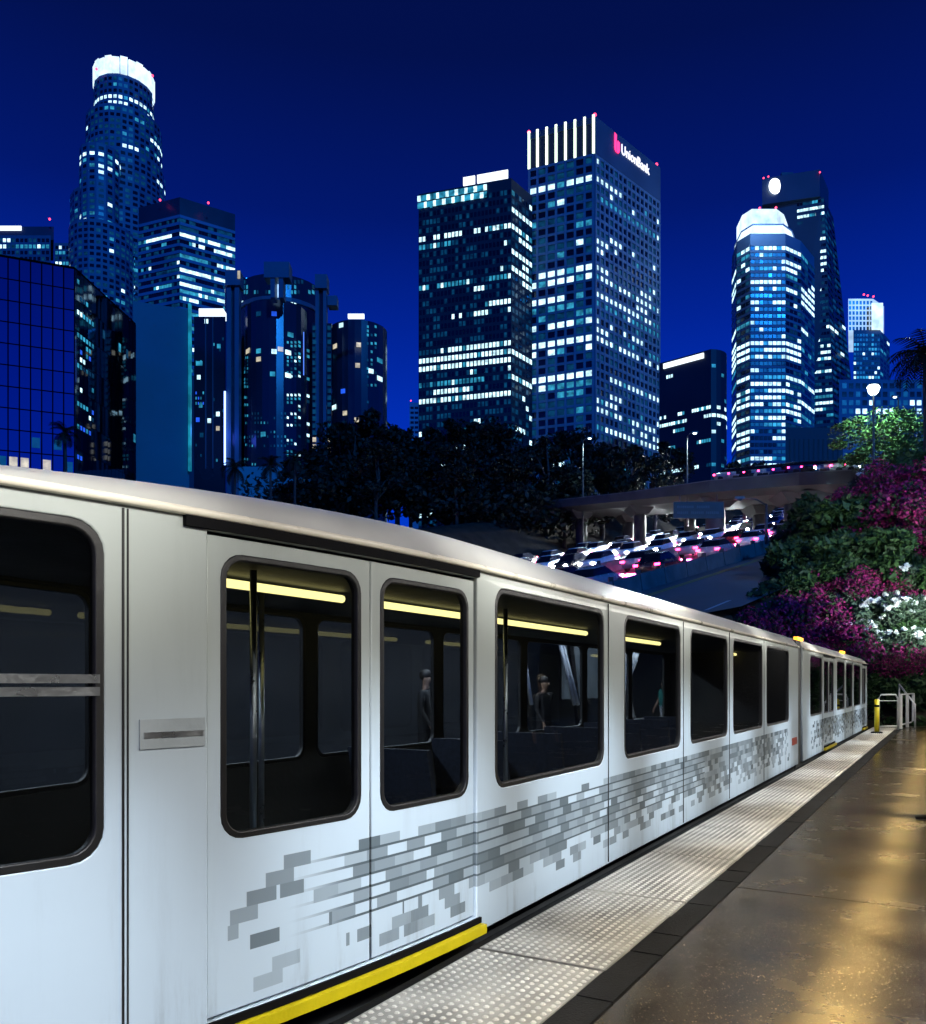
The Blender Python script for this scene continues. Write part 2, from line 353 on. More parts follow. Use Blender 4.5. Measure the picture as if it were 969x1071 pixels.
    mp2 = n.new('ShaderNodeMapping'); mp2.inputs['Scale'].default_value = (5.5, 1, .7); l.new(t.outputs['Object'], mp2.inputs[0]); l.new(mp2.outputs[0], dg.inputs['Vector'])
    dirt = math_('MULTIPLY', ramp(dg.outputs['Fac'], .48, .78), math_('ADD', .10, ramp(Z, .5, .05, 0, .38)))
    dmx = n.new('ShaderNodeMix'); dmx.data_type = 'RGBA'; l.new(dirt, dmx.inputs[0]); l.new(dm_.outputs[2], dmx.inputs[6]); dmx.inputs[7].default_value = (.09, .085, .075, 1); l.new(dmx.outputs[2], b.inputs['Base Color'])
    wv = n.new('ShaderNodeTexNoise'); wv.inputs['Scale'].default_value = 1.6; wv.inputs['Detail'].default_value = 1; l.new(t.outputs['Object'], wv.inputs['Vector'])
    bp = n.new('ShaderNodeBump'); bp.inputs['Strength'].default_value = .35; bp.inputs['Distance'].default_value = .02; l.new(wv.outputs['Fac'], bp.inputs['Height']); l.new(bp.outputs[0], b.inputs['Normal'])
    b.inputs['Specular IOR Level'].default_value = .5
    return m
M_liv = livery()
M_roof = mat('train_roof_paint', (.5, .5, .47), .38, var=.12, scale=1.5, bump=.03)
M_trim = mat('cream_metal_trim', (.8, .75, .62), .3, metal=.0, var=.1)
M_gask = mat('window_gasket', (.010, .010, .011), .45, var=.2)
M_alu = mat('brushed_aluminium', (.55, .58, .6), .3, metal=.9, var=.15, scale=8)
M_glass = glass('train_window_glass', (.48, .51, .53))
M_inner = mat('train_interior_grey', (.022, .025, .028), .6, var=.2)
M_seat = mat('seat_fabric', (.03, .04, .07), .85, var=.4, scale=20)
M_yel = mat('safety_yellow', (.70, .55, .01), .4, var=.12, scale=6)
M_amb = emit('amber_lamp', (1, .40, .02), 3)
M_tubeY = emit('interior_tube', (1, .84, .30), 3.2)
M_red = emit('red_beacon', (1, .05, .12), 4)
def rrect(x0, x1, y0, y1, r, n=5):
    out = []
    for cx_, cy_, a0 in ((x1-r, y1-r, 0), (x0+r, y1-r, 90), (x0+r, y0+r, 180), (x1-r, y0+r, 270)):
        for k in range(n+1):
            a = R(a0+90*k/n); out.append((cx_+r*math.cos(a), cy_+r*math.sin(a)))
    return out
def plate(name, loops, thick, y0, m, parent, bev=.006, kind=None):
    """flat plate in the track frame's x-z plane, cut from closed loops; y0 is its middle"""
    cu = bpy.data.curves.new(name, 'CURVE'); cu.dimensions = '2D'; cu.fill_mode = 'BOTH'; cu.extrude = max(.0005, thick/2-bev); cu.bevel_depth = bev; cu.bevel_resolution = 1
    cu.offset = -bev
    for lp in loops:
        sp_ = cu.splines.new('POLY'); sp_.points.add(len(lp)-1); sp_.use_cyclic_u = True
        for p, q in zip(sp_.points, lp): p.co = (q[0], q[1], 0, 1)
    ob = bpy.data.objects.new(name, cu); COL.objects.link(ob)
    bpy.context.view_layer.update()
    me = bpy.data.meshes.new_from_object(ob.evaluated_get(bpy.context.evaluated_depsgraph_get()))
    bpy.data.objects.remove(ob); bpy.data.curves.remove(cu)
    for v in me.vertices: v.co = (v.co.x, y0+v.co.z, v.co.y)
    me.flip_normals(); me.materials.clear(); me.materials.append(m); me.name = name
    return put(name, me, parent, (0, 0, 0), kind)
def rect(x0, x1, z0, z1): return [(x1, z1), (x0, z1), (x0, z0), (x1, z0)]
ZS, ZT, ZR = .896, 2.254, 2.34
def pane_(x0, x1, y, z0, z1, parent):
    p = MB(); n_ = 8 if x0 < 5.5 else 1
    for k in range(n_):
        a, b_ = x0+(x1-x0)*k/n_, x0+(x1-x0)*(k+1)/n_; p.quad((a, y, z0), (b_, y, z0), (b_, y, z1), (a, y, z1))
    return p.build('glass_pane', M_glass, parent)
def window(parent, x0, x1, z0, z1, y, bars=()):
    w = plate('window', [rrect(x0, x1, z0, z1, .13), rrect(x0+.035, x1-.035, z0+.035, z1-.035, .10)], .05, y, M_gask, parent)
    pane_(x0+.02, x1-.02, y, z0+.02, z1-.02, w)
    for z in bars: MB().box(x0+.02, x1-.02, y-.03, y-.008, z, z+.035).build('window_bar', M_alu, w)
    return w
def make_car(label, S0, S1, wins, doors, far_wins, lamps, inner_poles):
    o = thing('train_car', label, 'train car', SL(0, 0), TRK, 'cars of the white light rail train')
    cut = [rect(d[0], d[1], .10, 2.285) for d in doors]
    plate('side_wall', [rect(S0, S1, .0, ZR)]+[rrect(a, b_, ZS, ZT, .13) for a, b_, _ in wins]+cut, .05, YS+.03, M_liv, o)
    plate('side_wall', [rect(S0, S1, .0, ZR)]+[rrect(a, b_, ZS, ZT, .13) for a, b_ in far_wins], .05, YF-.03, M_inner, o)
    for a, b_, bars in wins: window(o, a, b_, ZS, ZT, YS+.03, bars)
    for a, b_ in far_wins: window(o, a, b_, ZS, ZT, YF-.03)
    for a, b_ in doors:
        mid = (a+b_)/2
        for c0, c1 in ((a+.008, mid-.006), (mid+.006, b_-.008)):
            d = plate('door', [rect(c0, c1, .11, 2.27), rrect(c0+.075, c1-.075, ZS, ZT-.06, .11)], .04, YS+.045, M_liv, o)
            plate('door_gasket', [rrect(c0+.07, c1-.07, ZS-.005, ZT-.055, .115), rrect(c0+.10, c1-.10, ZS+.025, ZT-.085, .09)], .05, YS+.044, M_gask, d)
            pane_(c0+.09, c1-.09, YS+.045, ZS+.015, ZT-.075, d)
        MB().box(a-.03, b_+.03, YS-.05, YS+.02, 0.0, .058).build('door_threshold', M_yel, o)
        MB().box(a-.03, b_+.03, YS-.012, YS+.03, .062, .098).build('threshold_gap', M_black, o)
        MB().box(a-.12, b_, YS-.018, YS+.004, 2.288, 2.332).build('door_track', M_black, o)
    for x in sorted([a for a, b_, _ in wins]+[b_ for a, b_, _ in wins])[1:-1:2]:
        if not any(a-.2 < x+.09 < b_+.2 for a, b_ in doors): MB().box(x+.09, x+.095, YS-.002, YS+.01, .02, ZR-.02).build('panel_seam', M_gask, o)
    if S0 < 5:
        for z in (.12, ): MB().box(s_of(128), s_of(130), YS-.002, YS+.01, .02, ZR-.02).build('panel_seam', M_gask, o)
    # roof: lofted profile
    prof = [(YS+.0, ZR-.004), (YS+.02, ZR+.05), (YS+.10, ZR+.15), (YS+.24, ZR+.235), (YS+.5, ZR+.30), ((YS+YF)/2, ZR+.34)]
    prof = prof+[(YS+YF-y, z) for y, z in reversed(prof[:-1])]
    r_ = MB(); k = 0
    for s_ in (S0, S1):
        for y, z in prof: r_.v.append((s_, y, z))
    n_ = len(prof)
    for i_ in range(n_-1): r_.f.append((i_, i_+1, n_+i_+1, n_+i_)); r_.mi.append(0)
    r_.f.append(tuple(range(n_-1, -1, -1))); r_.f.append(tuple(n_+i_ for i_ in range(n_))); r_.mi += [0, 0]
    rf = r_.build('roof', M_roof, o, smooth=False)
    for p in rf.data.polygons: p.use_smooth = len(p.vertices) == 4
    MB().tube([(S0, YS-.012, ZR+.012), (S1, YS-.012, ZR+.012)], .021, 8).build('drip_rail', M_trim, o, smooth=True)
    for e0, e1 in ((S0, S0+.05), (S1-.05, S1)): MB().box(e0, e1, YS+.06, YF-.06, 0, ZR-.002).build('end_wall', M_dconc, o)
    MB().box(S0+.06, S1-.06, YS+.07, YF-.07, -.16, -.004).build('floor_pan', M_inner, o)
    MB().box(S0+.3, S1-.3, YS+.2, YF-.2, -.75, -.17).build('underframe', M_black, o)
    MB().box(S0+.06, S1-.06, YS+.07, YF-.07, 2.275, 2.33).build('ceiling_panel', M_inner, o)
    for a, b_ in lamps:
        MB().tube([(a, 3.84, 2.225), (b_, 3.84, 2.225)], .028, 8).build('ceiling_tube', M_tubeY, o, smooth=True)
    for s_, y in inner_poles: MB().tube([(s_, y, 0), (s_, y, 2.27)], .021, 8).build('grab_pole', M_alu, o, smooth=True)
    x = S0+1.2
    while x < S1-1.5:
        if not any(a-.9 < x < b_+.6 for a, b_ in doors):
            st = MB().box(x, x+.45, YF-1.05, YF-.12, .30, .45).build('seat', M_seat, o)
            MB().hexa([(x-.07, YF-1.05, .40), (x, YF-1.05, .40), (x, YF-.12, .40), (x-.07, YF-.12, .40), (x-.2, YF-1.05, .98), (x-.12, YF-1.05, .98), (x-.12, YF-.12, .98), (x-.2, YF-.12, .98)]).build('seat_back', M_seat, st)
        x += 1.55
    return o
def taper(x):
    if x >= 5: return 0.0
    if x >= 1.2: return .0385*(5-x)**2
    return .556+.33*math.tanh((1.2-x)*.2926/.33)
_s0 = s_of
def s_of(px, L=None):                              # along-track position of a photo column on the (tapered) near side
    if L is not None: return _s0(px, L)
    t = (px-CX)/F; lo, hi = -1.0, 60.0
    for _ in range(60):
        m_ = (lo+hi)/2; p = SL(m_, -YS-taper(m_)); lo, hi = (m_, hi) if p.x/p.y < t else (lo, m_)
    return lo
def bend(root):
    done = set()
    for ob in root.children_recursive:
        me = ob.data
        if not me or me.name in done: continue
        done.add(me.name); xs_ = [v.co.x for v in me.vertices]
        if min(xs_) > 5: continue
        bm = bmesh.new(); bm.from_mesh(me); x = math.ceil(min(xs_)*4)/4
        while x < min(5, max(xs_)):
            if x > min(xs_)+.02: bmesh.ops.bisect_plane(bm, geom=bm.verts[:]+bm.edges[:]+bm.faces[:], plane_co=(x, 0, 0), plane_no=(1, 0, 0), dist=1e-4)
            x += .25
        for v in bm.verts: v.co.y += taper(v.co.x)*max(-1, min(1, ((YS+YF)/2-v.co.y)/((YF-YS)/2)))
        for v in bm.verts:
            if v.co.z > ZR+.03: v.co.z = ZR+.03+(v.co.z-ZR-.03)*(1-.75*min(1, taper(v.co.x)/.45))
        bm.to_mesh(me); bm.free()
J0, J1 = s_of(835.5), s_of(840.5)
wins1 = [(.15, s_of(110), (1.555, 1.605))]
for a, b_ in ((519, 633), (654, 713), (723, 762), (767.5, 798.5), (802.5, 826)): wins1.append((s_of(a), s_of(b_), ()))
dA, dB = s_of(218), s_of(500)
farw = [(1.6+k*2.3, 3.75+k*2.3) for k in range(7)]
car1 = make_car('white train car with grey pixel print, nearest the camera', -.6, J0, wins1, [(dA, dB)], farw,
                [(3.3, 4.85), (5.1, 9.6), (10.4, 12.6), (17, 18)], [(3.2, 3.7), (3.62, 3.5), (4.6, 4.4), (6.6, 3.4)])
wins2 = [(s_of(848), s_of(860.5), ())]
for a, b_ in ((876, 884), (885.5, 892), (893.5, 900.5)): wins2.append((s_of(a), s_of(b_), ()))
S2 = s_of(907.5)
car2 = make_car('white train car behind the dark joint, at the far end of the platform', J1, S2, wins2,
                [(s_of(862.5), s_of(873.5)), (s_of(902.5), s_of(906.5))], [(x, x+1.75) for x in (J1+.8, J1+3, J1+5.2, J1+7.4, J1+9.6, J1+11.8)], [], [(21, 4)])
MB().box(J0+.004, J1-.004, YS+.05, YF-.05, -.1, 2.5).build('gangway_bellows', mat('bellows_grey', (.06, .065, .065), .7, var=.3, scale=9), car1)
MB().box(s_of(829), s_of(834), YS-.004, YS+.004, .42, .56).build('red_marker', mat('marker_red', (.35, .06, .035), .5), car1)
# grab handle recess at the left of the door, roof marker lamps, tail of the blue print at the very left
h = MB(); h.box(s_of(150), s_of(212), YS-.006, YS+.0045, 1.375, 1.40); h.build('grab_bar', M_alu, car1)
MB().box(s_of(146), s_of(214), YS-.003, YS+.0045, 1.33, 1.455).build('grab_recess', mat('recess_grey', (.38, .43, .45), .4), car1)
for a, z, n_ in ((841, 2.37, car2), (886, 2.37, car2)):
    s_ = s_of(a); b_ = MB().box(s_, s_+.8, YS+.12, YS+.2, ZR+.20, ZR+.265).build('marker_lamp', M_amb, n_)
bend(car1)
# ------------------------------------------------------------------ freeway
M_asph = mat('freeway_asphalt', (.12, .12, .125), .55, var=.35, scale=.35, bump=.2, bscale=18, spec=.4)
M_paint = mat('white_road_paint', (.62, .62, .60), .6, var=.3, scale=2)
M_ypaint = mat('yellow_road_paint', (.55, .36, .05), .6, var=.3, scale=2)
M_barr = mat('barrier_concrete', (.11, .115, .115), .8, var=.35, scale=1.0, bump=.3)
QS = [-11.0, -14, -18, -19.6, -24, -28, -30.5, -36, -42, -48, -56.5]
def ystart(q): return 33.2+(q+11)*(.7)
rd = MB(); NV = 24
for j in range(NV+1):
    for q in QS:
        y0 = max(6, ystart(q)); Y = y0+(240-y0)*(j/NV)**1.3; rd.v.append(tuple(road(q, Y, .03)))
for j in range(NV):
    for i_ in range(len(QS)-1):
        k = j*len(QS)+i_; rd.f.append((k+1, k, k+len(QS), k+len(QS)+1)); rd.mi.append(0)
rd.build('freeway', M_asph, kind='structure')
def stripe(qa, qb, Y0, Y1, up=.04):
    a, b_, c, d = road(qa, Y0, up), road(qb, Y0, up), road(qb, Y1, up), road(qa, Y1, up); return (a, b_, c, d)
mk = MB(); my = MB()
for q in (-24.6, -33.9, -37.5, -41.2, -44.8, -48.4, -52):
    Y = 30
    while Y < 200: mk.quad(*stripe(q-.09, q+.09, Y, Y+2.4)); Y += 7
Y = 33.4
while Y < 120: mk.quad(*stripe(-12.2-.08, -12.2+.08, Y, Y+2.2)); Y += 4.6
for q in (-21.3, -28.2, -31.2, -56): mk.quad(*stripe(q-.1, q+.1, 30, 220))
for q in (-17.7, -18.0): my.quad(*stripe(q-.08, q+.08, 31, 200))
mk.build('lane_marking', M_paint, kind='structure'); my.build('yellow_edge_line', M_ypaint, kind='structure')
def barrier(name, label, q, Y0, Y1, seg, hgt, w):
    o = thing(name, label, 'barrier', road(q, Y0))
    Y = Y0
    while Y < Y1:
        a, b_ = road(q, Y)-o.location, road(q, Y+seg-.12)-o.location; n_ = Vector((.801, -.598, 0))
        m = MB(); m.hexa([a-n_*w-Vector((0, 0, .2)), b_-n_*w-Vector((0, 0, .2)), b_+n_*w-Vector((0, 0, .2)), a+n_*w-Vector((0, 0, .2)),
                          a-n_*w*.4+Vector((0, 0, hgt)), b_-n_*w*.4+Vector((0, 0, hgt)), b_+n_*w*.4+Vector((0, 0, hgt)), a+n_*w*.4+Vector((0, 0, hgt))])
        m.build('barrier_panel', M_barr, o)
        p = MB(); c = road(q, Y+seg-.06)-o.location; p.box(c.x-.12, c.x+.12, c.y-.12, c.y+.12, c.z-.2, c.z+hgt+.22); p.build('barrier_post', M_dconc, o)
        Y += seg
    return o
barrier('concrete_barrier', 'grey panelled concrete barrier between the red tail lights and the empty road', -19.6, 30, 110, 2.6, .95, .3)
barrier('concrete_barrier', 'concrete median barrier between oncoming headlights and red tail lights', -29.7, 32, 150, 4.5, .85, .3)
# ---- vehicles
M_tyre = mat('tyre', (.01, .01, .01), .8); M_cglass = mat('car_glass', (.008, .01, .014), .08, var=.1)
M_head = emit('headlight', (.92, .97, 1), 90); M_tail = emit('taillight', (1, .03, .16), 22)
CARCOL = {'white': (.7, .72, .74), 'silver': (.35, .37, .39), 'black': (.015, .016, .018), 'blue': (.03, .06, .16), 'red': (.25, .02, .02)}
CARMAT = {}
for k_, c in CARCOL.items(): CARMAT[k_] = mat('car_paint_'+k_, c, .25, metal=.2 if k_ == 'silver' else 0, var=.05)
def car_meshes():
    st = [(-2.2, .55, .70, .80), (-2.1, .32, .98, .86), (-1.2, .28, 1.0, .90), (.6, .28, .96, .90), (1.5, .28, .86, .88), (2.05, .32, .74, .82), (2.2, .45, .62, .68)]
    b = MB()
    for x, z0, z1, w in st:
        for y, z in ((-w*.93, z0), (w*.93, z0), (w, (z0+z1)*.5), (w*.93, z1), (-w*.93, z1), (-w, (z0+z1)*.5)): b.v.append((x, y, z))
    for i_ in range(len(st)-1):
        for j in range(6): b.f.append((i_*6+j, i_*6+(j+1) % 6, (i_+1)*6+(j+1) % 6, (i_+1)*6+j)); b.mi.append(0)
    b.f.append((5, 4, 3, 2, 1, 0)); k = 6*(len(st)-1); b.f.append(tuple(k+j for j in range(6))); b.mi += [0, 0]
    cb = MB().hexa([(-1.75, -.78, .95), (1.05, -.78, .9), (1.05, .78, .9), (-1.75, .78, .95), (-1.15, -.60, 1.40), (.25, -.60, 1.42), (.25, .60, 1.42), (-1.15, .60, 1.40)])
    rf = MB().hexa([(-1.16, -.61, 1.402), (.26, -.61, 1.422), (.26, .61, 1.422), (-1.16, .61, 1.402), (-1.0, -.5, 1.455), (.1, -.5, 1.465), (.1, .5, 1.465), (-1.0, .5, 1.455)])
    wh = MB().tube([(0, -.1, 0), (0, .1, 0)], .32, 12)
    hl = MB().sphere((0, 0, 0), (.09, .21, .13), 8); tl_ = MB().box(-.03, .16, -.15, .15, -.07, .07)
    return b.mesh('car_body', CARMAT['white'], True), cb.mesh('car_cabin', M_cglass), rf.mesh('car_roof', CARMAT['white']), wh.mesh('wheel', M_tyre), hl.mesh('headlight', M_head), tl_.mesh('taillight', M_tail)
CB, CC, CR, CWH, CHL, CTL = car_meshes()
def make_vehicle(color):
    o = thing('car', '', 'car')
    for nm, me in (('car_body', CB), ('car_roof', CR)):
        p = put(nm, me, o); p.material_slots[0].link = 'OBJECT'; p.material_slots[0].material = CARMAT[color]
    put('car_cabin', CC, o)
    for x in (-1.35, 1.35):
        for y in (-.78, .78): put('wheel', CWH, o, (x, y, .32))
    for y in (-.6, .6):
        put('headlight', CHL, o, (2.15, y, .62)); put('taillight', CTL, o, (-2.20, y*1.24, .80))
    return o
PROTO = {}
def place_car(p, d, color, label, group):
    first = color not in PROTO
    if first: PROTO[color] = make_vehicle(color)
    o = PROTO[color] if first else copy_tree(PROTO[color])
    d = Vector(d).normalized(); up = Vector((0, 0, 1)); left = up.cross(d).normalized(); up = d.cross(left)
    o.matrix_world = Matrix((d, left, up)).transposed().to_4x4(); o.location = p
    o['label'] = label; o['group'] = group
    return o
RDIR = (road(-30, 100)-road(-30, 50)).normalized(); rnd = random.Random(11)
nlamp = 0
for li, q in enumerate((-33.0, -36.0, -39.4, -43.0, -46.8, -50.4)):
    Y = 38+rnd.uniform(0, 5)+li*4
    while Y < 150+li*8:
        cc = rnd.choice(['white', 'silver', 'silver', 'black', 'white', 'blue'])
        ln = ('lane next to the median', 'second lane from the median', 'third lane from the median', 'fourth lane from the median', 'fifth lane from the median', 'lane farthest from the median')[li]
        place_car(road(q, Y, .04), -RDIR, cc, f'{cc} oncoming car with lit headlights in the {ln}', f'{cc} oncoming cars in the {ln}')
        if li < 5:
            s_ = light('headlight_beam', 'SPOT', road(q, Y, .75)-RDIR*2.3, 120000, (.9, .96, 1), spot_size=R(60), spot_blend=.6, shadow_soft_size=.15)
            aim(s_, road(q, Y, .0)-RDIR*6)
        Y += rnd.uniform(8.2, 12)
for q in (-22.9, -26.4):
    Y = 40+rnd.uniform(0, 4)
    while Y < 120:
        cc = rnd.choice(['silver', 'black', 'red', 'white'])
        place_car(road(q, Y, .04), RDIR, cc, f'{cc} car with red tail lights in the lane beside the {"barrier" if q > -25 else "median"}', f'{cc} cars with tail lights beside the {"barrier" if q > -25 else "median"}')
        tg = light('taillight_glow', 'SPOT', road(q, Y, 1.0)-RDIR*2.4, 22000, (1, .05, .25), shadow_soft_size=.2, spot_size=R(64), spot_blend=.6); aim(tg, road(q, Y, 0)-RDIR*4.0)
        Y += rnd.uniform(6.5, 9.5)
# ---- overpass
M_deck = mat('overpass_concrete', (.05, .055, .056), .85, var=.35, scale=.5, bump=.3, bscale=10)
DK = [(455, 541, 522, 140), (500, 535, 522.5, 129), (583, 535, 522.5, 114), (659, 528, 514, 103), (742, 520, 502, 94), (836, 513, 493.5, 88), (890, 511, 491, 86), (960, 509, 489, 85)]
DK[0] = (455, 546, 534, 140); DK[1] = (515, 541, 529, 127)
ov = thing('freeway_overpass', 'long curved concrete overpass crossing the freeway on thick round piers', 'bridge', PT(742, 573, 94))
def deckpts(off):
    pts = []
    for i_, (px, yb, yt, d) in enumerate(DK):
        a, c = DK[max(0, i_-1)], DK[min(len(DK)-1, i_+1)]
        va, vc = Vector((wx(a[0], a[3]), a[3])), Vector((wx(c[0], c[3]), c[3])); t = (vc-va).normalized(); nrm = Vector((-t.y, t.x))
        p = Vector((wx(px, d), d))+nrm*off; pts.append((p.x, p.y, wz(yt, d), wz(yb, d)))
    return pts
DW = 10.0
def strip(name, offs, parent, m):           # offs: closed cross-section of (offset, dz from deck level) swept along the deck
    b = MB(); secs = []
    for k in range(len(DK)):
        sec = []
        for off, which, dz in offs:
            p = deckpts(off)[k]; base = deckpts(0)[k]; zt, zb = base[2], base[3]
            sec.append(Vector((p[0], p[1], (zt if which else zb)+dz))-ov.location)
        secs.append(sec)
    n_ = len(offs)
    for sec in secs: b.v += [tuple(v) for v in sec]
    for k in range(len(DK)-1):
        for j in range(n_): b.f.append((k*n_+j, k*n_+(j+1) % n_, (k+1)*n_+(j+1) % n_, (k+1)*n_+j)); b.mi.append(0)
    return b.build(name, m, parent)
strip('deck', [(0, 0, .55), (1.3, 0, 0), (DW-1.3, 0, 0), (DW, 0, .55), (DW, 1, -.12), (0, 1, -.12)], ov, M_deck)
strip('parapet', [(0, 1, -.15), (.28, 1, -.15), (.22, 1, 0), (.04, 1, 0)], ov, M_barr)
strip('parapet', [(DW-.28, 1, -.15), (DW, 1, -.15), (DW-.04, 1, 0), (DW-.22, 1, 0)], ov, M_barr)
def pier(px, off, w):
    pts = deckpts(off)
    for i_ in range(len(DK)-1):
        if DK[i_][0] <= px <= DK[i_+1][0]:
            t = (px-DK[i_][0])/(DK[i_+1][0]-DK[i_][0]); a, b_ = Vector(pts[i_]), Vector(pts[i_+1]) if False else None
            A, B = pts[i_], pts[i_+1]; x, y = A[0]+(B[0]-A[0])*t, A[1]+(B[1]-A[1])*t; zb = A[3]+(B[3]-A[3])*t; break
    gz = max(plane(x, y), 0)-1.0; lc = ov.location
    c = MB().tube([(x-lc.x, y-lc.y, gz-lc.z), (x-lc.x, y-lc.y, zb-.5-lc.z)], w, 16).build('pier', M_deck, ov, smooth=True)
    MB().hexa([(x-lc.x-w*1.1, y-lc.y-1.4, zb-.9-lc.z), (x-lc.x+w*1.1, y-lc.y-1.4, zb-.9-lc.z), (x-lc.x+w*1.1, y-lc.y+1.4, zb-.9-lc.z), (x-lc.x-w*1.1, y-lc.y+1.4, zb-.9-lc.z),
               (x-lc.x-w*2.1, y-lc.y-2, zb+.1-lc.z), (x-lc.x+w*2.1, y-lc.y-2, zb+.1-lc.z), (x-lc.x+w*2.1, y-lc.y+2, zb+.1-lc.z), (x-lc.x-w*2.1, y-lc.y+2, zb+.1-lc.z)]).build('pier_cap', M_deck, c)
for px, off, w in ((653, 3, .78), (735, 3, 1.1), (824, 3, 1.0), (850, 3, 1.0), (592, 3, .8), (612, 8.5, .7), (678, 8.5, .72), (762, 8.5, .75), (868, 8.5, .8)): pier(px, off, w)
for px in (763, 780, 797, 813, 829, 845, 861, 877, 893, 908):
    pts = deckpts(1.7); i_ = max(k for k in range(len(DK)) if DK[k][0] <= px); t = (px-DK[i_][0])/(DK[i_+1][0]-DK[i_][0])
    A, B = Vector(pts[i_][:3]), Vector(pts[i_+1][:3]); p = A.lerp(B, t)-Vector((0, 0, .10))
    cc = rnd.choice(['black', 'silver', 'blue'])
    place_car(p, B-A, cc, f'{cc} car with red tail lights driving over the overpass', f'{cc} cars on the overpass')
# overhead sign
M_sign = mat('sign_green', (.006, .014, .013), .5, var=.2)
sg = thing('overhead_road_sign', 'dark overhead road sign hung under the overpass edge', 'road sign', PT(731, 542, 90))
MB().box(-2.7, 2.7, -.06, .06, 0, 1.75).build('sign_panel', M_sign, sg)
m_ = MB()
for r_, segs in enumerate(([(-2.3, -.5), (-.2, 1.3)], [(-2.3, -1.0), (-.8, .6), (.8, 2.2)])):
    for a, b_ in segs:
        x = a
        while x < b_-.1: m_.box(x, x+.14, -.075, -.062, 1.08-.62*r_, 1.33-.62*r_); x += .2
m_.build('sign_lettering', mat('sign_letter_grey', (.03, .05, .055), .5), sg, kind='stuff')
for x in (-2, 2): MB().tube([(x, .1, 0), (x, .1, 2.6)], .07, 6).build('sign_hanger', M_dconc, sg)
# ---- street lamps
M_pole = mat('lamp_pole_metal', (.08, .09, .09), .45, metal=.5, var=.2)
M_lampW = emit('street_lamp_glow', (.75, .95, 1), 5)
def street_lamp(label, px, ytop, d, zb, arm, energy=0, r=.16, col=(.6, .9, 1)):
    p = PT(px, ytop, d); o = thing('street_lamp', label, 'street lamp', (p.x, p.y, zb), 0, None); h = p.z-zb
    MB().tube([(0, 0, 0), (0, 0, h*.5), (0, 0, h)], [.13, .11, .08], 8).build('pole', M_pole, o, smooth=True)
    if arm:
        MB().tube([(0, 0, h-.1), (arm*.4, 0, h+.35), (arm, 0, h+.4)], [.06, .05, .05], 6).build('arm', M_pole, o, smooth=True)
    hd = MB().box(arm-.35, arm+.35, -.14, .14, h+.36, h+.52).build('lamp_head', M_pole, o)
    MB().sphere((arm, 0, h+.31), (r*1.5, r, r*.8), 8).build('lamp_bulb', M_lampW if energy >= 0 else M_pole, hd)
    if energy > 0: light('street_lamp_light', 'SPOT', (p.x+arm+(0 if arm else .5), p.y-.1+(0 if arm else .7), p.z+.1-(0 if arm else .4)), energy, col, shadow_soft_size=.2, spot_size=R(125), spot_blend=.5)
    return o
def lamp_aim(tgt): aim(bpy.data.objects[[o.name for o in bpy.data.objects if o.name.startswith('street_lamp_light')][-1]], tgt)
street_lamp('tall lamp on the overpass rail, at the foot of the bank tower', 610, 461, 112, 17, .9, 900)
street_lamp('tall lamp post on the overpass, before the dark low tower', 719, 456, 97, 20, .9, 900)
street_lamp('grey lamp post with a long bent arm beside the freeway barrier', 802, 527, 62, 12, -2.0, -1)
street_lamp('short lamp post right of the starburst lamp by the big tree', 940, 418, 100, 20, -.4, 0)
sl = street_lamp('brilliant white lamp shining above the big green tree', 914, 409, 76, 16, 0, 6000, .42, (.55, .95, .85))
lamp_aim(PT(928, 450, 81))
MB().sphere((0, 0, PT(914, 409, 76).z-16+.1), .48, 12).build('lamp_globe', emit('globe_white', (.70, .9, 1), 7), sl, smooth=True)
# ------------------------------------------------------------------ towers
E_HI = emit('lit_window_white', (.56, .89, 1), 1.7, .6, .35)
E_MID = emit('lit_window_cyan', (.04, .42, .66), .62, .75, .35)
E_LOW = emit('lit_window_teal', (.003, .07, .16), .45, .8, .35)
E_BLU = emit('lit_window_blue', (.02, .12, 1), .9, .3, .5)
E_WRM = emit('lit_window_warm', (.95, .85, .62), .6, .5, .5)
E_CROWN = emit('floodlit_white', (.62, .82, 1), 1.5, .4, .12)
E_SIGN = emit('white_sign', (.80, .90, 1), 1.8)
G_DARK = mat('dark_window_glass', (.006, .012, .025), .12, var=.3, scale=.1, bump=0)
WM = {0: G_DARK, 1: E_LOW, 2: E_MID, 3: E_HI, 4: E_BLU, 5: E_WRM}
def litmap(nc, nr, seed, p, run=.6, hot=(), dark=(), pal=(1, 2, 2, 3, 3), rowvar=1.0, dim=.38):
    r = random.Random(seed); out = {}
    for j in range(nr):
        pr = p*(1-rowvar+rowvar*2.2*r.random()**1.6)
        if j in hot: pr = .92
        if j in dark: pr = .03
        rowc = r.choice(pal); st = 0
        for i_ in range(nc):
            if i_ == 0 or r.random() > run: st = (rowc if r.random() < .6 else r.choice(pal)) if r.random() < pr else 0
            lv = st if st or r.random() > dim else 1
            if st and r.random() < .2: lv = r.choice(pal)
            if j in hot and lv: lv = 3 if r.random() < .85 else 2
            out[i_, j] = lv
    return out
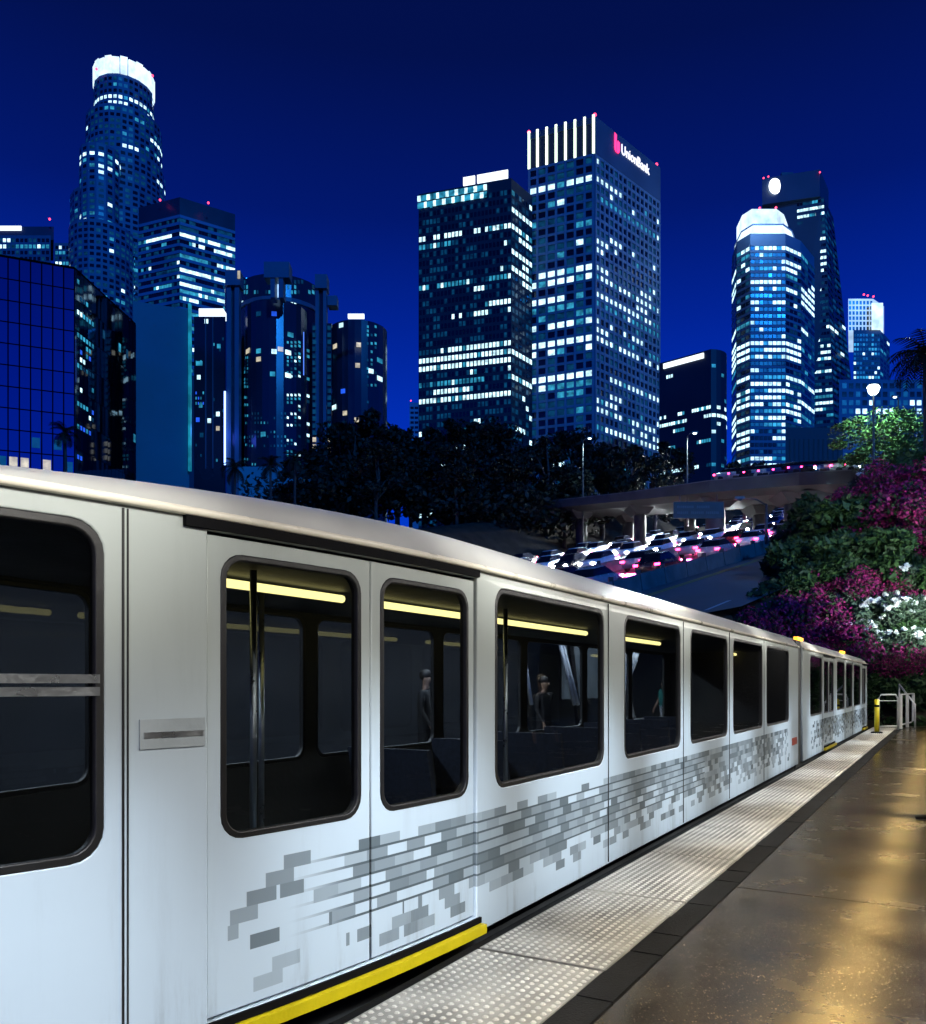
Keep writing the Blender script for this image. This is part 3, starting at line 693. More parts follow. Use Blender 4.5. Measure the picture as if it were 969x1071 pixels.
class Tower:
    def __init__(s, name, label, base, cat='skyscraper'):
        s.o = thing(name, label, cat, base); s.b = Vector(base); s.wins = []
    def body(s, pts, z0, z1, m, name='wall', top=None):
        b = s.b; y0_, y1_ = min(p[1] for p in pts), max(p[1] for p in pts); cut = y0_+.6*(y1_-y0_)
        def clampb(ps):
            fr = [p[0]/p[1] for p in ps if p[1] <= cut]; lo, hi = min(fr)+.0004, max(fr)-.0004
            return [(max(lo, min(hi, p[0]/p[1]))*p[1], p[1]) if p[1] > cut else p for p in ps]
        pts = clampb(pts); top = clampb(top) if top else None
        return MB().prism([(p[0]-b.x, p[1]-b.y) for p in pts], z0-b.z, z1-b.z, 0, [(p[0]-b.x, p[1]-b.y) for p in top] if top else None).build(name, m, s.o)
    def facade(s, A, B, z0, z1, nc, nr, lit, mu=.22, mv=.3, out=.04, draw_dark=True, taper=None):
        """rows count from the top; A is the left end seen from outside"""
        A, B = Vector((A[0], A[1], 0)), Vector((B[0], B[1], 0)); d = (B-A); w = d.length/nc; d.normalize(); n_ = Vector((d.y, -d.x, 0)); hh = (z1-z0)/nr
        for j in range(nr):
            for i_ in range(nc):
                lv = lit.get((i_, j), 0)
                if lv == 0 and not draw_dark: continue
                c = A+d*(w*(i_+.5))+n_*out; c.z = z1-hh*(j+.5)
                s.wins.append((c-s.b, d, w*(1-mu), hh*(1-mv), lv))
    def grid(s, A, B, z0, z1, nc, nr, pw, sh, m, dep=.5, single=True, piers=True, bands=True):
        A, B = Vector((A[0], A[1], 0))-Vector((s.b.x, s.b.y, 0)), Vector((B[0], B[1], 0))-Vector((s.b.x, s.b.y, 0)); d = (B-A); Ln = d.length; d.normalize(); n_ = Vector((d.y, -d.x, 0)); up = Vector((0, 0, 1))
        lst = []
        def bx(a, b_, za, zb, dp):
            return [a+up*za, a+n_*dp+up*za, b_+n_*dp+up*za, b_+up*za, a+up*zb, a+n_*dp+up*zb, b_+n_*dp+up*zb, b_+up*zb]
        if piers:
            for i_ in range(nc+1):
                c = min(max(Ln*i_/nc, pw/2), Ln-pw/2); lst.append(('pier', bx(A+d*(c-pw/2), A+d*(c+pw/2), z0-s.b.z, z1-s.b.z, dep)))
        if bands:
            for j in range(nr+1):
                z = z1-(z1-z0)*j/nr-s.b.z; lst.append(('spandrel', bx(A+d*.02, B-d*.02, z-sh/2, z+sh/2-.02, dep*.8)))
        if single:
            for nm, pts in lst: MB().hexa(pts).build(nm, m, s.o)
        else:
            g_ = MB()
            for nm, pts in lst: g_.hexa(pts)
            g_.build('facade_grid', m, s.o, kind='stuff')
    def finish(s, cap=300):
        s.wins.sort(key=lambda w: (w[4] == 0, -w[2]*w[3]))
        cache = {}; rest = MB(); order = [0, 1, 2, 3, 4, 5]
        for k, (c, d, w, h, lv) in enumerate(s.wins):
            n_ = Vector((d.y, -d.x, 0))
            if k < cap:
                key = (round(d.x, 4), round(d.y, 4), round(w, 3), round(h, 3), lv)
                if key not in cache:
                    a = d*(w/2); u = Vector((0, 0, h/2)); t = n_*.03
                    cache[key] = MB().hexa([-a-u-t, -a-u+t, a-u+t, a-u-t, -a+u-t, -a+u+t, a+u+t, a+u-t]).mesh('window', WM[lv])
                put('window', cache[key], s.o, c)
            else:
                a = d*(w/2); u = Vector((0, 0, h/2)); rest.quad(c-a-u, c+a-u, c+a+u, c-a+u, lv)
        if rest.f: rest.build('window_rows', [WM[i_] for i_ in order], s.o, kind='stuff')
        s.wins = []
    def block(s, name, px0, px1, y0, y1, d, dep, m):    # a box seen frontally: photo columns and rows at distance d
        x0, x1 = wx(px0, d)-s.b.x, wx(px1, d)-s.b.x; return MB().box(x0, x1, d-s.b.y, d+dep-s.b.y, wz(y1, d)-s.b.z, wz(y0, d)-s.b.z).build(name, m, s.o)
    def beacon(s, px, py, d, r=.9):
        p = PT(px, py, d)-s.b; return MB().sphere(p, r, 8).build('beacon', M_red, s.o)
def foot(chain, back):
    f_ = [(wx(px, d), d) for px, d in chain]; dx = (f_[-1][0]-f_[0][0])
    return f_+[(f_[-1][0]+back*.25, f_[-1][1]+back), (f_[0][0]-back*.1, f_[0][1]+back)]
def fac(name, col, rough=.6, **k): return mat(name, col, rough, var=.2, scale=.05, bump=.1, bscale=2, **k)
# ---- the bank tower with the illuminated sign
D = 420; zt = wz(122, D); dl, dr = D*(HY-122)/(HY-140), D*(HY-122)/(HY-176)
A, B, C_ = (wx(553, dl), dl), (wx(622, D), D), (wx(690, dr), dr)
M_ub = fac('bank_facade', (.15, .22, .30))
T = Tower('bank_tower', 'square office tower with pale grid facade, white crown strips and a lit bank name', (B[0], B[1], 20))
core = fac('bank_core', (.02, .03, .045), .3)
T.body([A, B, C_, (C_[0]-30, C_[1]+30), (A[0]-5, A[1]+45)], 20, zt-.5, core)
zc = wz(162, D); z0 = 40.0; nr = round((zc-z0)/((9.35)/F*D))
hot = (2, 13, 15, 18, 20, 24, 27, 30); lm = litmap(7, nr, 5, .30, .55, hot=hot[:6], pal=(1, 2, 2, 3, 2)); lm2 = litmap(15, nr, 6, .34, .75, hot=hot, pal=(1, 2, 3, 3))
T.facade(A, B, z0, zc, 7, nr, lm, .26, .34, .06); T.facade(B, C_, z0, zc, 15, nr, lm2, .34, .42, .06)
T.grid(A, B, z0, zc, 7, nr, 1.15, 1.35, M_ub, .7); T.grid(B, C_, z0, zc, 15, nr, 1.2, 1.6, M_ub, .7)
n1 = Vector((B[1]-A[1], -(B[0]-A[0]), 0)).normalized(); n2 = Vector((C_[1]-B[1], -(C_[0]-B[0]), 0)).normalized()
va, vb, vc = Vector((*A, 0)), Vector((*B, 0)), Vector((*C_, 0)); off = -Vector((B[0], B[1], 0))
def wallslab(T_, P, Q, n_, za, zb, dep, m, name):
    off_ = Vector((-T_.b.x, -T_.b.y, -T_.b.z)); u = Vector((0, 0, 1)); P, Q = Vector((P[0], P[1], 0)), Vector((Q[0], Q[1], 0))
    p = [P+u*za, P+n_*dep+u*za, Q+n_*dep+u*za, Q+u*za, P+u*zb, P+n_*dep+u*zb, Q+n_*dep+u*zb, Q+u*zb]
    return MB().hexa([q+off_ for q in p]).build(name, m, T_.o)
wallslab(T, B, C_, n2, zc+.7, zt, .72, fac('bank_parapet', (.06, .10, .16)), 'parapet_wall')
crown = fac('bank_crown', (.03, .06, .10)); E_FIN = emit('crown_strip', (.80, 1, .80), 2.6)
for k in range(8):
    p = va.lerp(vb, k/7) if k else va+(vb-va)*.012
    if k == 7: p = vb-(vb-va)*.012
    q = p+n1*.75; dd = (vb-va).normalized()*.55; b = T.b
    MB().hexa([v-b+Vector((0, 0, zz)) for zz in (zc+.8, zt+.8) for v in (p-dd, q-dd, q+dd, p+dd)]).build('crown_light_strip', E_FIN, T.o)
wallslab(T, A, B, n1, zt-3.2, zt, .4, crown, 'crown_beam')
T.beacon(553.5, 138, dl); T.beacon(622.5, 120, D); T.beacon(687, 172, dr)
def text_mesh(txt, size, ext=.12):
    cu = bpy.data.curves.new('t', 'FONT'); cu.body = txt; cu.size = size; cu.extrude = ext; cu.offset = .0; cu.space_character = 1.0
    ob = bpy.data.objects.new('t', cu); COL.objects.link(ob); bpy.context.view_layer.update()
    me = bpy.data.meshes.new_from_object(ob.evaluated_get(bpy.context.evaluated_depsgraph_get())); bpy.data.objects.remove(ob); return me
dv_ = (vc-vb).normalized()
def on_face(t, z): return vb+(vc-vb)*t+n2*.95-T.b+Vector((0, 0, z))
def face_t(px):     # parameter along the right face at a photo column
    k = (px-CX)/F; return (k*vb.y-vb.x)/((vc.x-vb.x)-k*(vc.y-vb.y))
t1, t2 = face_t(648.5), face_t(678); 
tm = text_mesh('UnionBank', 6.4, .2); wdt = max(v.co.x for v in tm.vertices); scl = (t2-t1)*(vc-vb).length/wdt
d1 = vb.y+(vc.y-vb.y)*t1
to = put('sign_lettering', tm, T.o, on_face(t1, wz(161, d1)))
tm.materials.append(emit('sign_white_blue', (.85, .88, 1), 1.5))
to.rotation_euler = Matrix((dv_, Vector((0, 0, 1)), n2)).transposed().to_euler(); to.scale = (scl, 1.15, 1)
lg = MB(); 
def lp(pts, th=.25):
    k = len(lg.v); n_ = len(pts); lg.v += [(x, y, 0) for x, y in pts]+[(x, y, th) for x, y in pts]
    lg.f.append(tuple(k+n_+i_ for i_ in range(n_))); lg.mi.append(0)
    for i_ in range(n_): lg.f.append((k+i_, k+(i_+1) % n_, k+n_+(i_+1) % n_, k+n_+i_)); lg.mi.append(0)
lp([(0, 2), (.5, .8), (1.6, 0), (1.9, 9), (.2, 9.6)]); lp([(2.3, 0), (3.8, .5), (4.6, 2), (4.6, 6.2), (2.9, 6.6), (2.3, 5)])
lo = lg.build('sign_logo', emit('logo_red', (1, .03, .16), 3.0), T.o, on_face(face_t(641.2), wz(158.5, vb.y+(vc.y-vb.y)*face_t(641)))); lo.rotation_euler = to.rotation_euler
T.finish()
# ---- dark slab tower with the white roof sign
D = 415; zt = wz(186, D); dl, dr = D*(HY-186)/(HY-203), D*(HY-186)/(HY-205)
A, B, C_ = (wx(438, dl), dl), (wx(535, D), D), (wx(557, dr), dr)
T = Tower('dark_office_tower', 'dark office tower with rows of small lit windows and a white slanted roof sign', (B[0], B[1], 20))
T.body([A, B, C_, (C_[0]+2, C_[1]+45), (A[0], A[1]+45)], 20, zt, fac('dark_granite', (.016, .026, .042), .7))
nr = 52; z0 = 32; z1 = wz(196, D); hot = (4, 19, 20, 24, 38, 41, 45)
lm = litmap(25, nr, 21, .40, .72, hot=hot, dark=(1, 2, 8, 15, 16, 17, 30, 31), pal=(1, 2, 2, 3, 3, 3)); lm2 = litmap(6, nr, 22, .33, .6, hot=(4, 7, 19, 22, 34, 36), dark=(12, 13, 14, 15, 16), pal=(2, 3, 3))
T.facade(A, B, z0, z1, 25, nr, lm, .32, .42, .06, True); T.facade(B, C_, z0, z1, 6, nr, lm2, .32, .42, .06, True)
vA, vB = Vector((*A, 0)), Vector((*B, 0)); nn = Vector((B[1]-A[1], -(B[0]-A[0]), 0)).normalized()
for j in range(2):                                  # louvre rows under the roof edge
    for k in range(22):
        p = vA.lerp(vB, .01+k*.034)+nn*.3; dd = (vB-vA).normalized()*.95; zz = zt-2.6-3.6*j
        MB().hexa([q-T.b+Vector((0, 0, z_)) for z_ in (zz-1.4, zz+1.4) for q in (p-dd, p-dd+nn*.2, p+dd+nn*.2, p+dd)]).build('lit_louvre', E_MID if (k+j) % 3 else E_HI, T.o)
for a, b_ in ((.485, .61), (.635, .96)):
    p, q = vA.lerp(vB, a), vA.lerp(vB, b_); wallslab(T, p-nn*1.5, q-nn*1.5, nn, zt+1.0, zt+5.0, .8, E_SIGN, 'roof_sign')
T.finish()
# ---- round crowned skyscraper, far left
def ngon(cx_, cy_, r, n, ph=0): return [(cx_+r*math.cos(2*math.pi*i_/n+ph), cy_+r*math.sin(2*math.pi*i_/n+ph)) for i_ in range(n)]
def round_tier(T, px, rpx, D, ytop, z0, n, rows_px, m, seed, p, hot=(), pal=(1, 2, 2, 3), nc=2, mu=.35, mv=.45, sides=True):
    r = rpx/F*D; c = (wx(px, D), D); pts = ngon(*c, r, n); z1 = wz(ytop, D-r)
    T.body(pts, z0, z1, m, 'tier'); nr = max(1, int((z1-z0)*F/(D-r)/rows_px))
    z1b = z1-.3*rows_px/F*D
    if not sides: return z1
    idx = [i_ for i_ in range(n) if ((pts[i_][0]+pts[(i_+1) % n][0])/2-c[0])*c[0]+((pts[i_][1]+pts[(i_+1) % n][1])/2-c[1])*c[1] < .25*r*Vector(c).length]
    full = litmap(nc*len(idx), nr, seed, p, .5, hot=hot, pal=pal)
    for q, i_ in enumerate(sorted(idx, key=lambda i_: pts[i_][0]+pts[(i_+1) % n][0])):
        a, b_ = pts[i_], pts[(i_+1) % n]
        T.facade(a, b_, max(z0, z1b-nr*rows_px/F*(D-r)), z1b, nc, nr, {(x, j): full[q*nc+x, j] for x in range(nc) for j in range(nr)}, mu, mv, .05)
    return z1
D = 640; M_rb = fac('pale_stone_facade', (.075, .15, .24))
T = Tower('crown_skyscraper', 'tallest round stepped skyscraper with a glowing white ring crown', (wx(128, D), D, 20))
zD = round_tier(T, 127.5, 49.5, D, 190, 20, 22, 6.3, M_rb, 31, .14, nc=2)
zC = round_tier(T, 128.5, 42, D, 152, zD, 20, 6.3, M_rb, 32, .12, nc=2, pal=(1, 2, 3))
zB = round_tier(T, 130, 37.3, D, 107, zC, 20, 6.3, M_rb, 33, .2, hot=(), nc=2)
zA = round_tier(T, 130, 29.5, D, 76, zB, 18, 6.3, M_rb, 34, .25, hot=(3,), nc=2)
cr_ = MB(); c = (wx(130, D)-T.b.x, 0); r = 29.6/F*D
for k in range(24):                                 # scalloped crown of upright glowing panels
    a0, a1 = 2*math.pi*k/24, 2*math.pi*(k+.86)/24; zz = zA+12+1.0*(k % 2)
    pts = [(c[0]+rr*math.cos(a), rr*math.sin(a)) for rr, a in ((r-1.5, a0), (r+.5, a0), (r+.5, a1), (r-1.5, a1))]
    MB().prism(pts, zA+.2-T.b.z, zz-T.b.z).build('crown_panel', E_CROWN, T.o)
round_tier(T, 105, 20, D-34, 148, 100, 14, 6.3, M_rb, 35, .22, hot=(1,), nc=1, mu=.45)
round_tier(T, 107, 32, D-40, 228, 20, 16, 6.3, M_rb, 36, .14, nc=2)
T.block('light_strip', 91.3, 93.3, 168, 226, D-34-12.9, .5, emit('strip_ice', (.5, .8, 1), 1.6))
for px, py in ((101, 72), (159.5, 79)): T.beacon(px, py, D-22, .9)
T.finish()
# ---- banded block beside it
D = 520; zt = wz(206, D); dl, dr = D*(HY-206)/(HY-217), D*(HY-206)/(HY-224)
A, B, C_ = (wx(145, dl), dl), (wx(188, D), D), (wx(246, dr), dr)
T = Tower('banded_office_block', 'office block with horizontal bands, one face streaked with bright lit floors', (B[0], B[1], 20))
T.body([A, B, C_, (C_[0], C_[1]+50), (A[0], A[1]+50)], 20, zt, fac('banded_body', (.02, .035, .06), .35))
M_bd = fac('banded_spandrel', (.12, .21, .33)); z1 = wz(226, D); nr = 22; z0 = z1-nr*7.4/F*D
lm = litmap(16, nr, 41, .3, .6, dark=(0, 1), pal=(1, 2, 1, 3)); lm2 = litmap(18, nr, 42, .5, .8, hot=(2, 3, 7), dark=(0,), pal=(2, 3, 2))
T.facade(A, B, z0, z1, 16, nr, lm, .08, .55, .05); T.facade(B, C_, z0, z1, 18, nr, lm2, .05, .5, .05)
T.grid(A, B, z0, z1, 1, nr, 1, 1.9, M_bd, .5, piers=False); T.grid(B, C_, z0, z1, 1, nr, 1, 1.9, M_bd, .5, piers=False)
T.beacon(167.5, 209, D, .7); T.beacon(218, 212, D, .7); T.finish()
# ---- low building far left behind
D = 600; T = Tower('flat_roofed_block', 'distant block at the left edge with a white lit roof strip', (wx(30, D), D, 20), 'building')
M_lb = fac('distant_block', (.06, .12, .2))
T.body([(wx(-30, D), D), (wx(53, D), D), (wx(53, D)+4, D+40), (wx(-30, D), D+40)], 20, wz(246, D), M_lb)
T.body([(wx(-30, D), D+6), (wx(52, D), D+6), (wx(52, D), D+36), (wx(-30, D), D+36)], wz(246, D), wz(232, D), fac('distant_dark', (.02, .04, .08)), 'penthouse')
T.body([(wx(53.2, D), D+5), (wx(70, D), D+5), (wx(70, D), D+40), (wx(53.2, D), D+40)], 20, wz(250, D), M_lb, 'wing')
T.facade((wx(-20, D), D), (wx(52, D), D), wz(280, D), wz(248, D), 16, 5, litmap(16, 5, 51, .5), .3, .4)
T.facade((wx(54, D), D+5), (wx(69, D), D+5), wz(280, D), wz(252, D), 4, 5, litmap(4, 5, 52, .4), .3, .4)
T.block('roof_light_strip', -20, 22, 236, 240.5, D+5.2, .7, E_SIGN); T.beacon(52, 229, D, .8); T.finish()
# ---- mirror glass block, left edge
zt = wz(279, 200); D0 = 200*(HY-279)/(HY-259); D2 = 200*(HY-279)/(HY-338)
A, B, C_ = (wx(-40, D0), D0), (wx(78, 200), 200), (wx(142, D2), D2)
T = Tower('mirror_glass_block', 'low block of blue mirror glass panes at the left edge', (B[0], B[1], 5), 'building')
M_mull = fac('mullion_black', (.002, .002, .003), .9, spec=.0)
T.body([A, B, C_, (C_[0]-10, C_[1]+30), (A[0], A[1]+50)], 5, zt, M_mull)
def mirror(name, c, rough):
    m = bpy.data.materials.new(name); m.use_nodes = True; n, l = lk(m); b = n['Principled BSDF']
    b.inputs['Base Color'].default_value = (*c, 1); b.inputs['Metallic'].default_value = 1; g_ = n.new('ShaderNodeNewGeometry')
    no = n.new('ShaderNodeTexNoise'); no.inputs['Scale'].default_value = .12; l.new(g_.outputs['Position'], no.inputs['Vector'])
    mr = n.new('ShaderNodeMapRange'); mr.inputs[3].default_value = rough; mr.inputs[4].default_value = rough+.03; l.new(no.outputs['Fac'], mr.inputs[0]); l.new(mr.outputs[0], b.inputs['Roughness'])
    bp = n.new('ShaderNodeBump'); bp.inputs['Strength'].default_value = .03; bp.inputs['Distance'].default_value = .2; l.new(no.outputs['Fac'], bp.inputs['Height']); l.new(bp.outputs[0], b.inputs['Normal'])
    return m
M_m1 = mirror('mirror_glass', (.26, .34, .52), .0); M_m2 = mirror('mirror_glass_dark', (.06, .08, .11), .02)
def panes(T, A, B, z0, z1, nc, nr, m, gap, seed, kind=None):
    A, B = Vector((*A, 0)), Vector((*B, 0)); d = B-A; w = d.length/nc; d.normalize(); n_ = Vector((d.y, -d.x, 0)); h = (z1-z0)/nr; r = random.Random(seed)
    a, u = d*(w/2-gap), Vector((0, 0, h/2-gap)); me = MB().hexa([-a-u-n_*.05, -a-u+n_*.06, a-u+n_*.06, a-u-n_*.05, -a+u-n_*.05, -a+u+n_*.06, a+u+n_*.06, a+u-n_*.05]).mesh('glass_pane', m)
    for i_ in range(nc):
        for j in range(nr):
            c = A+d*(w*(i_+.5))+n_*.06; c.z = z0+h*(j+.5); o = put('glass_pane', me, T.o, c-T.b); o.rotation_euler = (r.gauss(0, .0035), r.gauss(0, .002), r.gauss(0, .0035))
panes(T, A, B, zt-10*5.05, zt-.5, 10, 10, M_m1, .14, 3); panes(T, B, C_, zt-7*7.2, zt-.5, 16, 7, M_m2, .06, 4)
T.facade(Vector(B).lerp(Vector(C_), .02), Vector(B).lerp(Vector(C_), .28), zt-46, zt-2, 6, 24, litmap(6, 24, 61, .45, .3, pal=(1, 2, 2, 3, 4), dim=0), .45, .45, .2, False)
T.facade(Vector(B).lerp(Vector(C_), .4), C_, zt-46, zt-9, 9, 12, litmap(9, 12, 62, .06, .2, pal=(1, 1, 2), dim=0), .5, .3, .2, False)
for i_ in range(10):
    for j, pr_ in ((0, .55), (1, .3)):
        if random.Random(i_*7+j).random() < pr_:
            p = Vector((*A, 0)).lerp(Vector((*B, 0)), (i_+.5)/10)+Vector((0, -.16, zt-50.5+5*(j+.5))); d_ = (Vector((*B, 0))-Vector((*A, 0))).normalized(); T.wins.append((p-T.b, d_, 1.7, 2.4, 5 if j == 0 and i_ % 3 else 1))
T.finish(90)
# ---- blank slab wall
D = 255; T = Tower('blank_slab_building', 'plain windowless teal slab building with a lit vertical edge', (wx(170, D), D, 5), 'building')
T.body([(wx(139, D), D), (wx(198, D+6), D+6), (wx(204, D+22), D+22), (wx(139, D), D+30)], 5, wz(314.5, D), fac('slab_teal', (.06, .17, .20), .7))
for z in range(1, 14): T.block('panel_joint', 140, 197.4, 314+z*12.9, 314.5+z*12.9, D-.0-.04+.02, .3, fac('joint_dark', (.03, .1, .13))) if False else None
T.block('edge_light', 196.8, 199.3, 317, 492, D+4.2, 1.2, emit('edge_cyan', (.01, .28, .42), .8, .5, .3)); T.finish()
# ---- narrow dark tower with lit roof
D = 285; T = Tower('narrow_dark_tower', 'narrow dark tower with a glowing white roof edge beside the slab', (wx(218, D), D, 5), 'building')
M_dk = fac('dark_glass_tower', (.012, .02, .035), .25)
T.body([(wx(203, D), D), (wx(236, D), D), (wx(236, D), D+25), (wx(203, D), D+25)], 5, wz(331, D), M_dk)
T.block('roof_light', 208, 233.5, 322.5, 330.6, D+.4, 4, emit('roof_glow', (.75, .88, 1), 1.6))
for px, py, lv in ((216, 336, 3), (207, 380, 2), (210, 380, 2), (208, 394.5, 3), (210, 424, 2), (229, 362, 2), (219, 440, 3), (207, 439, 4), (228, 433, 3), (228, 448, 5), (211, 455, 1)):
    p = PT(px, py, D); T.wins.append((Vector((p.x, D-.05, p.z))-T.b, Vector((1, 0, 0)), 1.2, 1.5, lv))
T.facade((wx(204, D), D), (wx(214, D), D), wz(490, D), wz(370, D), 4, 22, litmap(4, 22, 63, .3, .2, pal=(1, 2, 4), dim=0), .5, .5, .03, False)
T.facade((wx(222, D), D), (wx(235, D), D), wz(490, D), wz(340, D), 4, 26, litmap(4, 26, 65, .12, .2, pal=(1, 2), dim=0), .5, .5, .03, False)
T.block('mullion_fin', 214.5, 215.6, 331, 490, D-.5, .5, fac('fin_blue', (.03, .07, .12))); T.block('mullion_fin', 222, 223, 331, 490, D-.5, .5, fac('fin_blue', (.03, .07, .12)))
T.finish(80)
# ---- cylindrical hotel
D = 300; T = Tower('round_tower_hotel', 'dark glass hotel of round towers with lift shafts and blue neon edge', (wx(293, D), D, 5), 'hotel')
M_hg = fac('hotel_glass', (.014, .026, .05), .16); M_hf = fac('hotel_shaft', (.05, .11, .18), .5)
def cyl(name, px, rpx, dd, y0, y1, m, n=28):
    r = rpx/F*dd; return T.body(ngon(wx(px, dd), dd, r, n), wz(y1, dd-r), wz(y0, dd-r), m, name)
cyl('round_tower', 294, 43.5, D+4, 286, 640, M_hg); cyl('tower_ring', 294, 44.6, D+4, 309, 313.5, M_hf)
cyl('front_round_tower', 289, 32, D-12, 312.5, 640, M_hg); cyl('right_round_tower', 375, 30, D+2, 334, 640, M_hg); cyl('left_round_tower', 258, 22, D+26, 290, 640, M_hg)
def cyl_wins(px, rpx, dd, x0, x1, y0, y1, nc, nr, lit, mu=.4, mv=.4):
    r = rpx/F*dd+.12; cxw = wx(px, dd)
    for i_ in range(nc):
        xx = x0+(x1-x0)*(i_+.5)/nc; u = max(-.98, min(.98, (xx-px)/rpx)); a = math.asin(u); n_ = Vector((math.sin(a), -math.cos(a), 0)); d = Vector((n_.y*-1, n_.x, 0)); d = Vector((math.cos(a), math.sin(a), 0))
        for j in range(nr):
            lv = lit.get((i_, j), 0)
            if not lv: continue
            p = Vector((cxw+n_.x*r, dd+n_.y*r, 0)); p.z = wz(y0+(y1-y0)*(j+.5)/nr, p.y)
            T.wins.append((p-T.b, d, (x1-x0)/nc*(1-mu)/F*p.y/max(.25, math.cos(a)), (y1-y0)/nr*(1-mv)/F*p.y, lv))
def one(px, rpx, dd, x, y, lv, w=5.5, h=5): cyl_wins(px, rpx, dd, x-w/2, x+w/2, y-h/2, y+h/2, 1, 1, {(0, 0): lv}, .05, .05)
for x, y, lv in ((265, 367, 5), (278, 367, 2), (294, 367.5, 3), (307, 368.5, 3), (278, 375.5, 5), (292.5, 391, 2), (307, 392.5, 3), (283, 454, 2), (278, 328, 1), (294, 328, 4), (309, 350, 2), (300, 365, 5)): one(289, 32, D-12, x, y, lv)
for x, y, lv in ((361, 340, 3), (354, 362, 5), (379, 360.5, 5), (378, 382, 5), (363, 409, 4), (353, 426, 3), (365, 432, 5), (377, 439, 5), (391, 388, 3), (399, 396, 3), (399, 377, 2)): one(375, 30, D+2, x, y, lv, 5, 5)
cyl_wins(375, 30, D+2, 386, 397, 335, 440, 3, 24, litmap(3, 24, 71, .5, .2, pal=(1, 2, 2), dim=0), .5, .4)
cyl_wins(289, 32, D-12, 305, 318, 352, 486, 4, 34, litmap(4, 34, 72, .55, .2, pal=(1, 2, 2, 3), dim=0), .5, .4)
cyl_wins(289, 32, D-12, 258, 266, 372, 486, 3, 30, litmap(3, 30, 73, .5, .2, pal=(1, 2, 2), dim=0), .5, .4)
cyl_wins(289, 32, D-12, 266, 306, 430, 488, 12, 12, litmap(12, 12, 74, .3, .2, pal=(1, 1, 2), dim=0), .6, .5)
cyl_wins(294, 43.5, D+4, 324, 336, 340, 470, 2, 22, litmap(2, 22, 75, .4, .2, pal=(1, 2, 3), dim=0), .5, .5)
cyl_wins(294, 43.5, D+4, 252, 334, 314, 318, 30, 1, litmap(30, 1, 76, .55, .3, pal=(1, 2, 2, 3), dim=0), .3, .2)
cyl_wins(294, 43.5, D+4, 254, 333, 292, 308, 26, 3, litmap(26, 3, 77, .3, .4, pal=(1, 1, 2), dim=0), .4, .3)
T.block('lift_shaft', 237, 241.6, 298, 600, D-20, 3, M_hf); T.block('lift_shaft', 245.4, 250, 298, 600, D-20, 3, M_hf); T.block('lift_shaft_core', 241.7, 245.3, 298, 600, D-19, 2, M_dk)
T.block('shaft_head', 235.5, 251, 282, 297.8, D-21, 5, M_hf); T.block('shaft_head_lamp', 248.5, 251.2, 283, 291, D-21.3, .25, E_WRM)
for a, b_ in ((330, 333.4), (338, 341.5)): T.block('lift_shaft', a, b_, 298, 600, D-18, 3, M_hf)
T.block('lift_shaft_core', 333.5, 337.9, 298, 600, D-17, 2, M_dk)
T.block('shaft_head', 329.5, 342, 286.5, 301, D-19, 5, M_hf); T.block('shaft_head', 342.6, 352.5, 309, 319, D-17, 4, M_hf)
T.block('shaft_head', 276, 302.5, 273.5, 290, D-30, 5, M_hf); T.block('shaft_stem', 283, 287.5, 290.2, 311, D-29.6, 4, M_hf); T.block('shaft_stem', 291.5, 296.3, 290.2, 311, D-29.6, 4, M_hf)
T.block('shaft_lamp', 284, 295.5, 293, 310.5, D-25.4, .4, emit('shaft_glow', (.35, .62, 1), 1.3, .4, .4))
for j in range(19):
    for px, lv in ((329, 1), (344.5, 1)):
        lv2 = 5 if j > 15 else 1; p = PT(px, 343+j*7.3, D-18.2); T.wins.append((Vector((p.x, D-18.3, p.z))-T.b, Vector((1, 0, 0)), 1.2, 1.5, lv2))
T.block('side_strip', 326.5, 331.4, 338, 600, D-17.9, 1, M_dk); T.block('side_strip', 342, 347, 338, 600, D-17.9, 1, M_dk)
T.block('roof_sign', 364, 381, 328, 332.2, D-22, 1, E_SIGN); T.block('neon_strip', 234.3, 236.0, 409, 486, D-21, .4, emit('neon_blue', (.25, .42, 1), 4.0))
T.block('neon_strip', 317.3, 318.1, 347, 392, D-36, .3, emit('neon_soft', (.10, .25, 1), 1.2))
light('neon_light', 'POINT', PT(235, 450, D-24), 900, (.05, .12, 1), shadow_soft_size=2)
T.block('podium', 250, 372, 488, 600, D-40, 6, fac('podium_teal', (.10, .30, .34))); 
for k in range(9): T.block('podium_light', 352+k*8.3, 355.5+k*8.3, 478, 512, D-46, .4, (emit('podium_glow', (.10, .55, .75), .7, .6, .5)))
T.finish(120)
# ---- distant building in the gap
D = 900; T = Tower('distant_tower', 'tiny far tower seen in the gap between hotel and dark tower', (wx(433, D), D, 20))
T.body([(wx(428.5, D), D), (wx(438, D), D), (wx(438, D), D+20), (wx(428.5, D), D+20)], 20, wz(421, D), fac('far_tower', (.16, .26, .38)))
T.facade((wx(429, D), D), (wx(438, D), D), wz(470, D), wz(424, D), 2, 9, {(0, 7): 3, (1, 7): 3}, .2, .5); T.beacon(430, 419, D, .8); T.finish()
